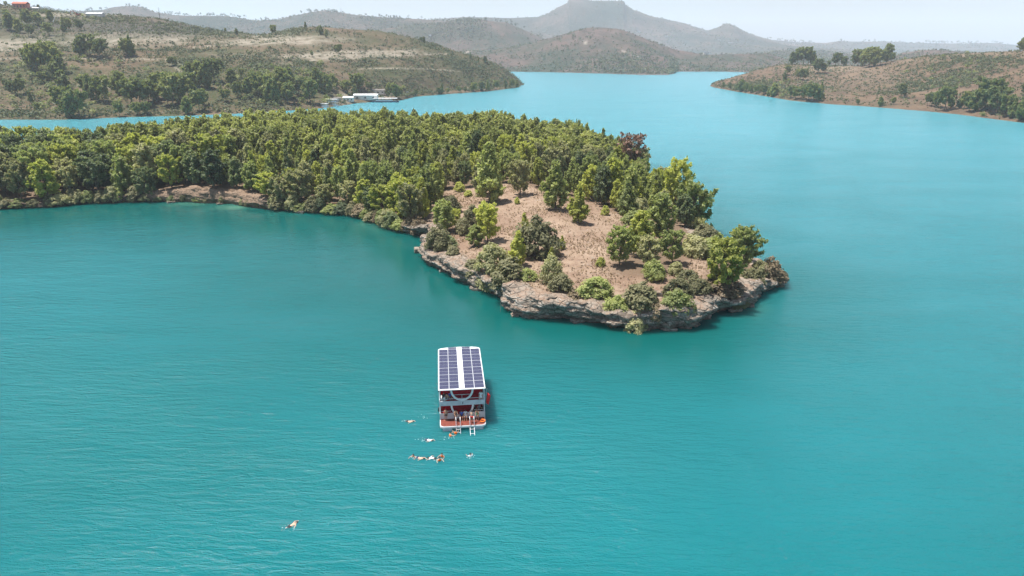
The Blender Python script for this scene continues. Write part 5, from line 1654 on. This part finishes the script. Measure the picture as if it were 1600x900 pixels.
# poses: y forward, z up, pelvis at the origin height given
def pose(kind):
    P_ = {}
    if kind == 'stand':
        P_ = dict(pel=(0, 0, .95), sp=(0, .01, 1.12), ch=(0, .0, 1.32), nk=(0, .0, 1.50), hd=(0, .03, 1.60), tp=(0, .03, 1.72), shL=(-.18, 0, 1.42), elL=(-.25, -.02, 1.15), wrL=(-.24, .10, .92), shR=(.18, 0, 1.42), elR=(.24, -.02, 1.15), wrR=(.22, .12, .92),
                  hiL=(-.10, 0, .90), knL=(-.11, .03, .50), anL=(-.12, 0, .09), toL=(-.13, .16, .04), hiR=(.10, 0, .90), knR=(.11, .03, .50), anR=(.12, 0, .09), toR=(.14, .16, .04))
    elif kind == 'lean':
        P_ = pose('stand'); P_.update(ch=(0, .16, 1.27), nk=(0, .27, 1.42), hd=(0, .33, 1.50), tp=(0, .38, 1.61), sp=(0, .06, 1.1), shL=(-.18, .20, 1.34), shR=(.18, .20, 1.34), elL=(-.24, .32, 1.1), elR=(.24, .32, 1.1), wrL=(-.18, .50, 1.0), wrR=(.18, .50, 1.0))
    elif kind == 'sit':
        P_ = dict(pel=(0, 0, .52), sp=(0, -.01, .70), ch=(0, .02, .90), nk=(0, .03, 1.08), hd=(0, .07, 1.17), tp=(0, .07, 1.29), shL=(-.18, .02, 1.00), elL=(-.25, .08, .74), wrL=(-.16, .30, .62), shR=(.18, .02, 1.0), elR=(.25, .08, .74), wrR=(.16, .30, .62),
                  hiL=(-.10, .02, .50), knL=(-.14, .44, .52), anL=(-.13, .46, .10), toL=(-.14, .62, .05), hiR=(.10, .02, .50), knR=(.14, .44, .52), anR=(.13, .46, .10), toR=(.14, .62, .05))
    elif kind == 'climb':
        P_ = pose('stand'); P_.update(knL=(-.11, .28, .62), anL=(-.11, .18, .22), toL=(-.12, .32, .18), elL=(-.22, .22, 1.22), wrL=(-.24, .40, 1.10), elR=(.22, .22, 1.22), wrR=(.24, .40, 1.10), ch=(0, .06, 1.3), nk=(0, .1, 1.48), hd=(0, .14, 1.57), tp=(0, .15, 1.69), shL=(-.18, .07, 1.4), shR=(.18, .07, 1.4))
    elif kind == 'float':     # upright in the water, arms spread, water at z = 0
        P_ = dict(pel=(0, -.10, -.45), sp=(0, -.06, -.30), ch=(0, 0, -.12), nk=(0, .02, .07), hd=(0, .05, .17), tp=(0, .05, .29), shL=(-.19, 0, .0), elL=(-.34, .16, -.10), wrL=(-.36, .42, -.08), shR=(.19, 0, .0), elR=(.36, .14, -.10), wrR=(.38, .40, -.08),
                  hiL=(-.1, -.12, -.5), knL=(-.14, -.2, -.85), anL=(-.14, -.5, -1.1), toL=(-.14, -.6, -1.2), hiR=(.1, -.12, -.5), knR=(.14, -.1, -.9), anR=(.14, -.3, -1.2), toR=(.14, -.3, -1.3))
    elif kind == 'swim':      # face down, one arm reaching
        P_ = dict(pel=(0, 0, .0), sp=(0, .20, .03), ch=(0, .40, .05), nk=(0, .60, .07), hd=(0, .72, .08), tp=(0, .83, .10), shL=(-.18, .50, .05), elL=(-.34, .72, .06), wrL=(-.22, .98, .02), shR=(.18, .50, .06), elR=(.38, .42, .14), wrR=(.44, .20, .02),
                  hiL=(-.1, -.05, 0), knL=(-.13, -.45, -.03), anL=(-.13, -.85, .0), toL=(-.13, -1.02, -.02), hiR=(.1, -.05, 0), knR=(.17, -.44, -.08), anR=(.2, -.80, -.10), toR=(.2, -.95, -.12))
    return P_
RAD = dict(pel=.125, sp=.115, ch=.14, nk=.055, hd=.085, tp=.075, shL=.062, elL=.042, wrL=.029, shR=.062, elR=.042, wrR=.029, hiL=.09, knL=.058, anL=.038, toL=.035, hiR=.09, knR=.058, anR=.038, toR=.035)
CH = [('pel', 'sp'), ('sp', 'ch'), ('ch', 'nk'), ('nk', 'hd'), ('hd', 'tp'), ('ch', 'shL'), ('shL', 'elL'), ('elL', 'wrL'), ('ch', 'shR'), ('shR', 'elR'), ('elR', 'wrR'), ('pel', 'hiL'), ('hiL', 'knL'), ('knL', 'anL'), ('anL', 'toL'), ('pel', 'hiR'), ('hiR', 'knR'), ('knR', 'anR'), ('anR', 'toR')]
def person(label, kind, loc, rotz, skin='tan', top=None, bottom='black', vest=False, scale=1.0, group=None, hair=HAIR, parentm=None):
    p = pose(kind)
    keys = list(p)
    keys.remove('pel'); keys = ['pel'] + keys
    V = [Vector(p[k]) for k in keys]; Rr_ = [RAD[k] for k in keys]
    E = [(keys.index(a), keys.index(b)) for a, b in CH]
    for s, sg in (('L', -1), ('R', 1)):      # hands: palm, four fingers and a thumb
        w = Vector(p['wr' + s]); e = Vector(p['el' + s]); d = (w - e).normalized()
        side = d.cross(Vector((0, 0, 1)))
        if side.length < .2: side = Vector((1, 0, 0))
        side.normalize(); curl = side.cross(d).normalized() * -1
        V.append(w + d * .07); Rr_.append(.034); pi = len(V) - 1
        E.append((keys.index('wr' + s), pi))
        for f, (o_, ln) in enumerate(((-.030, .060), (-.010, .075), (.010, .070), (.030, .055))):
            a = V[pi] + side * o_ + d * .035; b = a + d * ln * .6 + curl * .015; c_ = b + d * ln * .4 + curl * .03
            for q, r_ in ((a, .010), (b, .009), (c_, .008)):
                V.append(q); Rr_.append(r_)
            E += [(pi, len(V) - 3), (len(V) - 3, len(V) - 2), (len(V) - 2, len(V) - 1)]
        a = w + d * .03 - side * sg * .045; b = a + d * .045 - side * sg * .012
        V += [a, b]; Rr_ += [.012, .009]
        E += [(pi, len(V) - 2), (len(V) - 2, len(V) - 1)]
    hd = Vector(p['hd']); up = (Vector(p['tp']) - Vector(p['nk'])).normalized()
    fwd = Vector((0, 1, 0)) - up * up.y
    if fwd.length < .3: fwd = Vector((0, 0, -1))
    fwd.normalize()
    V.append(hd + fwd * .105 + up * .01); Rr_.append(.016); E.append((keys.index('hd'), len(V) - 1))      # nose
    body = skin_mesh("person", V, E, Rr_, SK[skin])
    root = link("person", body, None, loc, rotz)
    root.scale = (scale,) * 3
    tag(root, label, "person", group)
    m = MB(); m.ball(tuple(hd + up * .075 - fwd * .025), (.102, .112, .095), 2); m.build("hair", hair, root, smooth=True)
    if bottom:
        ks = ['pel', 'hiL', 'knL', 'hiR', 'knR']
        pts_ = [Vector(p['pel']), Vector(p['hiL']), Vector(p['hiL']).lerp(Vector(p['knL']), .62), Vector(p['hiR']), Vector(p['hiR']).lerp(Vector(p['knR']), .62)]
        me = skin_mesh("shorts", pts_, [(0, 1), (1, 2), (0, 3), (3, 4)], [.148, .108, .092, .108, .092], CL[bottom]); link("shorts", me, root)
    if top:
        pts_ = [Vector(p['sp']), Vector(p['ch']), Vector(p['nk']).lerp(Vector(p['ch']), .3), Vector(p['shL']), Vector(p['shL']).lerp(Vector(p['elL']), .7), Vector(p['shR']), Vector(p['shR']).lerp(Vector(p['elR']), .7), Vector(p['pel'])]
        me = skin_mesh("shirt", pts_, [(0, 1), (1, 2), (1, 3), (3, 4), (1, 5), (5, 6), (0, 7)], [.138, .162, .085, .078, .058, .078, .058, .150], CL[top]); link("shirt", me, root)
    if vest:
        pts_ = [Vector(p['sp']), Vector(p['ch']), Vector(p['nk']), Vector(p['shL']).lerp(Vector(p['ch']), .2), Vector(p['shR']).lerp(Vector(p['ch']), .2)]
        me = skin_mesh("life_vest", pts_, [(0, 1), (1, 2), (1, 3), (1, 4)], [.19, .23, .14, .13, .13], CL['orange']); link("life_vest", me, root)
    return root
BM = Matrix.Translation((BX, BY, 0)) @ Matrix.Rotation(BROT, 4, 'Z')
def aboard(x, y, z, face): 
    v = BM @ Vector((x, y, z)); return tuple(v), BROT + face
PI = math.pi
for lab, kind, (x, y, z), face, kw in [
    ("shirtless man in dark shorts standing at left of the lower stern", 'stand', (-2.15, 1.55, .745), PI * .95, dict(skin='tan', bottom='black')),
    ("shirtless person leaning at left end of the boat's lower arch", 'lean', (-0.95, 1.45, .745), PI * 1.1, dict(skin='tan', bottom='brown')),
    ("person in blue shirt sitting under the boat's lower arch", 'sit', (-0.12, 1.72, .75), PI, dict(skin='tan', top='blue', bottom='navy')),
    ("person in white shirt sitting at centre of the lower stern", 'sit', (0.38, 1.70, .80), PI, dict(skin='tan', top='white', bottom='white')),
    ("shirtless man in red shorts stepping onto the right ladder", 'climb', (1.15, 0.62, .745), 0.0, dict(skin='fair', bottom='red')),
    ("shirtless man in green shorts standing right of the ladders", 'lean', (1.95, 1.30, .745), PI * .9, dict(skin='tan', bottom='green')),
    ("person in black beside the man in green shorts", 'stand', (1.58, 2.30, .75), PI, dict(skin='brown', top='black', bottom='black')),
    ("person in grey shirt sitting inside right of the lower deck", 'sit', (2.2, 3.1, .76), PI * 1.2, dict(skin='tan', top='grey', bottom='navy')),
    ("person in black sitting at far right of the lower deck", 'sit', (2.55, 2.5, .76), PI * 1.1, dict(skin='tan', top='black', bottom='grey')),
    ("person in white standing at the right corner of upper deck", 'stand', (2.45, 2.05, 2.88), PI * .9, dict(skin='tan', top='white', bottom='white', scale=.97)),
    ("person in dark shirt standing at the left corner of upper deck", 'stand', (-2.35, 2.15, 2.88), PI * 1.1, dict(skin='brown', top='black', bottom='white', scale=.95)),
    ("person in blue shirt sitting at left of upper deck", 'sit', (-1.55, 2.9, 2.9), PI * 1.1, dict(skin='tan', top='blue', bottom='brown')),
    ("shirtless person sitting on upper deck beside the one in blue", 'sit', (-1.95, 2.5, 2.9), PI * .8, dict(skin='fair', bottom='navy'))]:
    l, r_ = aboard(x, y, z, face)
    person(lab, kind, l, r_, group="people aboard the tour boat", **kw)
for lab, kind, px, py, rot, kw in [
    ("swimmer alone in the water left of the boat", 'swim', 637, 658, -1.75, dict(skin='fair', bottom='black')),
    ("swimmer splashing between the lone one and the ladders", 'swim', 667, 687, -1.9, dict(skin='tan', top='white', bottom='navy')),
    ("dark-haired swimmer at left of the lower left pair", 'float', 646, 713, 2.8, dict(skin='tan', bottom='black')),
    ("bare-backed swimmer at right of the lower left pair", 'swim', 653, 715, -1.9, dict(skin='fair', bottom='navy')),
    ("swimmer in white shirt left of the two orange vests", 'swim', 679, 716, 1.4, dict(skin='fair', top='white', bottom='black')),
    ("floating person in orange life vest, upper of the lower pair", 'float', 691, 714, PI * .9, dict(skin='tan', vest=True, bottom='black')),
    ("floating person in orange life vest, lower of the lower pair", 'float', 687, 720, PI * 1.1, dict(skin='fair', vest=True, bottom='black')),
    ("swimmer facing away below the right ladder", 'float', 735, 712, 0.4, dict(skin='tan', top='white', bottom='black')),
    ("person in orange life vest holding on at the left ladder", 'float', 712, 677.5, 0.1, dict(skin='tan', vest=True, bottom='black')),
    ("person in orange life vest floating left of the left ladder", 'float', 704, 681.5, -.9, dict(skin='fair', vest=True, bottom='black')),
    ("lone snorkeller swimming far below left of the boat", 'swim', 453, 822, -.75, dict(skin='fair', bottom='black', scale=1.05))]:
    x, y, z = P(px, py, z=0.05)
    person(lab, kind, (x, y, (0.30 if kw.get('vest') else 0.08) if kind == 'float' else -0.03), rot, group="swimmers around the tour boat", **kw)
# white water round the swimmers
M['foam'] = simple("foam", (0.40, 0.55, 0.55), 0.8, 0.2, 9)
rng = np.random.default_rng(77)
m = MB()
for px, py, n, rx, ry in ((636, 657, 14, 8, 2.5), (668, 688, 44, 13, 3.6), (649, 715, 22, 9, 3.2), (686, 719, 20, 15, 3.0), (735, 714, 14, 5, 4), (704, 683, 20, 8, 2.2), (453, 823, 14, 9, 6), (660, 651, 8, 7, 3)):
    for k in range(n):
        qx, qy = px + rng.normal() * rx * .55, py + rng.normal() * ry * .55
        x, y, z = P(qx, qy, z=0.0)
        s = rng.uniform(.015, .055)
        m.ball((x, y, 0.01), (s * 1.7, s * 1.1, s * .28), 1)
o = m.build("foam", M['foam'], smooth=True)
tag(o, "white splashes of water around the swimmers", "foam", kind='stuff')

# ------------------------------------------------------------------ far shore: moored boats, sheds, house, excavator
M['plaster'] = simple("pale_plaster", (0.62, 0.60, 0.56), 0.85, 0.12, .4)
M['redwall'] = simple("terracotta", (0.42, 0.13, 0.08), 0.85, 0.15, .4)
M['glass'] = simple("dark_window", (0.03, 0.04, 0.05), 0.15, 0.1, 1)
M['hullblue'] = simple("dark_blue_hull", (0.03, 0.05, 0.10), 0.4, 0.2, 1)
M['metalroof'] = simple("white_sheet_roof", (0.80, 0.80, 0.80), 0.5, 0.05, .3)
M['excav'] = simple("rusty_orange_paint", (0.32, 0.07, 0.03), 0.6, 0.25, 1)
def houseboat(px, py, L, wid, hgt, rot, label, decks=1, hull='hullblue', x_off=0):
    x, y, z = P(px, py, z=0.0)
    root = empty("moored_boat", (x, y, 0), rot)
    tag(root, label, "boat", "boats moored at the far left shore")
    m = MB(); m.prism([(-L / 2, -wid / 2), (L * .38, -wid / 2), (L / 2, 0), (L * .38, wid / 2), (-L / 2, wid / 2)], -.4, 1.1, .1); m.build("hull", M[hull], root)
    m = MB(); m.box((0, 0, 1.15), (L * .86, wid * .95, .12)); m.build("deck", M['white'], root)
    for d in range(decks):
        z0 = 1.2 + d * 2.5
        m = MB(); m.box((-L * .05, 0, z0 + .5), (L * .62, wid * .8, 1.0)); m.build("cabin", M['white'], root)
        for k in range(6):
            for s in (-1, 1):
                m = MB(); m.box((-L * .40 + k * L * .15, s * wid * .43, z0 + 1.2), (.14, .14, 2.3)); m.build("post", M['white'], root)
        m = MB(); m.box((-L * .02, 0, z0 + 2.4), (L * .92, wid * 1.04, .16), bevel=.04); m.build("roof", M['metalroof'], root)
    return root
houseboat(603, 159.5, 25, 6.5, 3, 0.03, "long white-roofed tour boat moored at the far shore point", 1)
houseboat(520, 166.0, 11, 4.5, 3, -.1, "two-storey white houseboat moored in the far cove", 2, 'white')
houseboat(508, 168.5, 7, 3, 2, -.3, "small white boat moored left of the houseboat", 1, 'white')
houseboat(635, 148.8, 6, 2.4, 2, .4, "tiny white boat on the shore right of the long boat", 1, 'white')
def shed(name, T, px, py, L, wid, h, rot, label, cat, wall='plaster', roofm='metalroof', pitch=.12, dz=0.0, win=3):
    x, y, z = at_pixel(T, px, py) if T is not None else P(px, py, z=0)
    z += dz
    root = empty(name, (x, y, z - .4), rot)
    tag(root, label, cat)
    m = MB(); m.box((0, 0, h / 2), (L, wid, h)); w_ = m.build("wall", M[wall], root)
    m = MB(); bm = m.bm
    a = .5
    pr = [(-wid / 2 - a, h + .003), (0, h + wid * pitch + .1), (wid / 2 + a, h + .003), (wid / 2 + a, h + .25), (0, h + wid * pitch + .4), (-wid / 2 - a, h + .25)]
    A = [bm.verts.new((-L / 2 - a, u, v)) for u, v in pr]; B = [bm.verts.new((L / 2 + a, u, v)) for u, v in pr]
    bm.faces.new(A); bm.faces.new(B[::-1])
    for i in range(6): bm.faces.new((A[i], A[(i + 1) % 6], B[(i + 1) % 6], B[i]))
    m.build("roof", M[roofm], root)
    for k in range(win):
        m = MB(); m.box((-L * .35 + k * L * .7 / max(1, win - 1), -wid / 2 - .02, h * .55), (min(1.6, L * .12), .06, h * .35)); m.build("window", M['glass'], root)
    return root
shed("lakeside_building", TL, 571, 156, 22, 8, 4.5, 0.0, "white flat-roofed lakeside building between the moored boats", "building")
shed("house", TL, 34, 14, 17, 10, 6.5, .1, "terracotta house with red roof on the left hilltop", "house", 'redwall', 'redwall', .22, 0, 4)
shed("shed", TL, 57, 16, 8, 6, 3, .1, "small white-roofed shed right of the terracotta house", "shed")
shed("warehouse", TL, 150, 26, 20, 9, 3.5, 0.05, "long white-roofed warehouse on the left hilltop", "building", win=0)
shed("boathouse", TL, 545, 158, 9, 7, 3.5, .1, "low pale boathouse between the houseboat and the lakeside building", "boathouse", roofm="plaster")
shed("house", TL, 592, 147, 13, 8, 4, -.1, "small pale house on the terrace above the long moored boat", "house", roofm="bark_grey")
shed("hut", TL, 528, 158, 6, 5, 3, .3, "little pale hut among the trees above the houseboat", "hut", roofm="bark_grey", win=2)
# excavator
x, y, z = at_pixel(TL, 121, 25)
ex = empty("excavator", (x, y, z), PI)
tag(ex, "dark orange excavator with arm raised on the left hilltop", "excavator")
m = MB(); m.box((-1.3, 0, .5), (.7, 4, 1), bevel=.2); m.build("track", M['dark'], ex)
m = MB(); m.box((1.3, 0, .5), (.7, 4, 1), bevel=.2); m.build("track", M['dark'], ex)
m = MB(); m.box((-.5, 0, 1.9), (5, 2.8, 1.6), bevel=.15); m.build("body", M['excav'], ex)
m = MB(); m.box((1.2, -.8, 3.0), (1.6, 1.2, 1.6), bevel=.1); m.build("cab", M['glass'], ex)
m = MB(); m.tube([(1.8, .4, 2.2), (5.2, .4, 6.2), (8.2, .4, 6.0)], [.4, .35, .3], 6); m.build("boom", M['excav'], ex)
m = MB(); m.tube([(8.2, .4, 6.0), (9.4, .4, 2.4)], [.3, .22], 6); m.build("arm", M['excav'], ex)
m = MB(); m.prism([(8.7, 0), (10, 0), (9.8, .9), (8.9, .9)], 1.2, 2.4); m.build("bucket", M['dark'], ex)
ex.scale = (1.0,) * 3
# white buildings far away in the haze
FB = [(1142, 66, 5, 30, "white long building at the foot of the second peak"), (1123, 63, 5, 14, "small white house left of the long far building"), (1103, 79, 2, 14, "white shed on the brown hills across the lake"), (997, 50, 5, 30, "pale building below the flat-topped mountain"),
      (1042, 55, 5, 16, "small white house right below the flat-topped mountain"), (672, 57, 3, 10, "white house on the grey hill behind the left slope"), (1240, 66, 7, 40, "pale houses on the far right skyline"), (793, 58, 5, 14, "white house beside the far hill road")]
for px, py, ti_, L, lab in FB:
    T = TERR[min(ti_, len(TERR) - 1)]
    if ti_ == 5: T = TERR[-1]
    if ti_ == 7: T = TERR[-2]
    x, y, z = at_pixel(T, px, py)
    root = empty("distant_building", (x, y, z - .5), 0.1)
    tag(root, lab, "building")
    m = MB(); m.box((0, 0, 3), (L, 10, 6)); m.build("wall", M['plaster'], root)
    m = MB(); m.prism([(-L / 2 - .6, -5.6), (L / 2 + .6, -5.6), (L / 2 + .6, 5.6), (-L / 2 - .6, 5.6)], 6.0, 6.7); m.build("roof", M['metalroof'], root)
# fallen white pole, masts
x, y, z = at_pixel(TL, 82, 38)
m = MB(); m.tube([(0, 0, 0), (5, 0, 8.5)], .35, 6); o = m.build("leaning_pole", M['white'], None, loc=(x, y, z)); tag(o, "white pole leaning among the bushes on the left hilltop", "pole")
for px, py, T, h, lab in ((1060, 34, TERR[-1], 45, "lattice mast on the mountain shoulder"), (533, 20, TERR[4], 28, "thin mast on the left distant hill")):
    x, y, z = at_pixel(T, px, py)
    m = MB()
    for a in (0, 2.1, 4.2):
        m.tube([(3.5 * math.cos(a), 3.5 * math.sin(a), 0), (.4 * math.cos(a), .4 * math.sin(a), h)], [.55, .4], 4)
    for k in range(6):
        f = k / 6; r_ = 3.5 * (1 - f) + .4 * f
        m.tube([(r_ * math.cos(a), r_ * math.sin(a), h * f) for a in (0, 2.1, 4.2)], .3, 4, closed=True)
    o = m.build("radio_mast", M['alu'], None, loc=(x, y, z - 2)); tag(o, lab, "mast")
# a channel marker buoy near the right point
x, y, z = P(1119, 146, z=0.0)
m = MB(); m.ball((0, 0, .2), (.5, .5, .4)); m.tube([(0, 0, .4), (0, 0, 2.4)], .1, 6); o = m.build("buoy", M['grey_white'], None, loc=(x, y, 0)); tag(o, "small marker buoy off the right hand point", "buoy")
# rope hanging from the cliff
x0, y0, z0 = P(784, 455, Y=pen_at(784, 462)[1] - 1.0)
xb, yb, _z = P(782, 488, z=0.0)
m = MB(); m.tube([(x0, y0, 3.8), (x0 - .1, (y0 + yb) / 2, 2.2), (xb, yb, 0.0)], .016, 5); o = m.build("mooring_rope", M['bark_grey']); tag(o, "thin pale rope running from the cliff crack into the water", "rope")
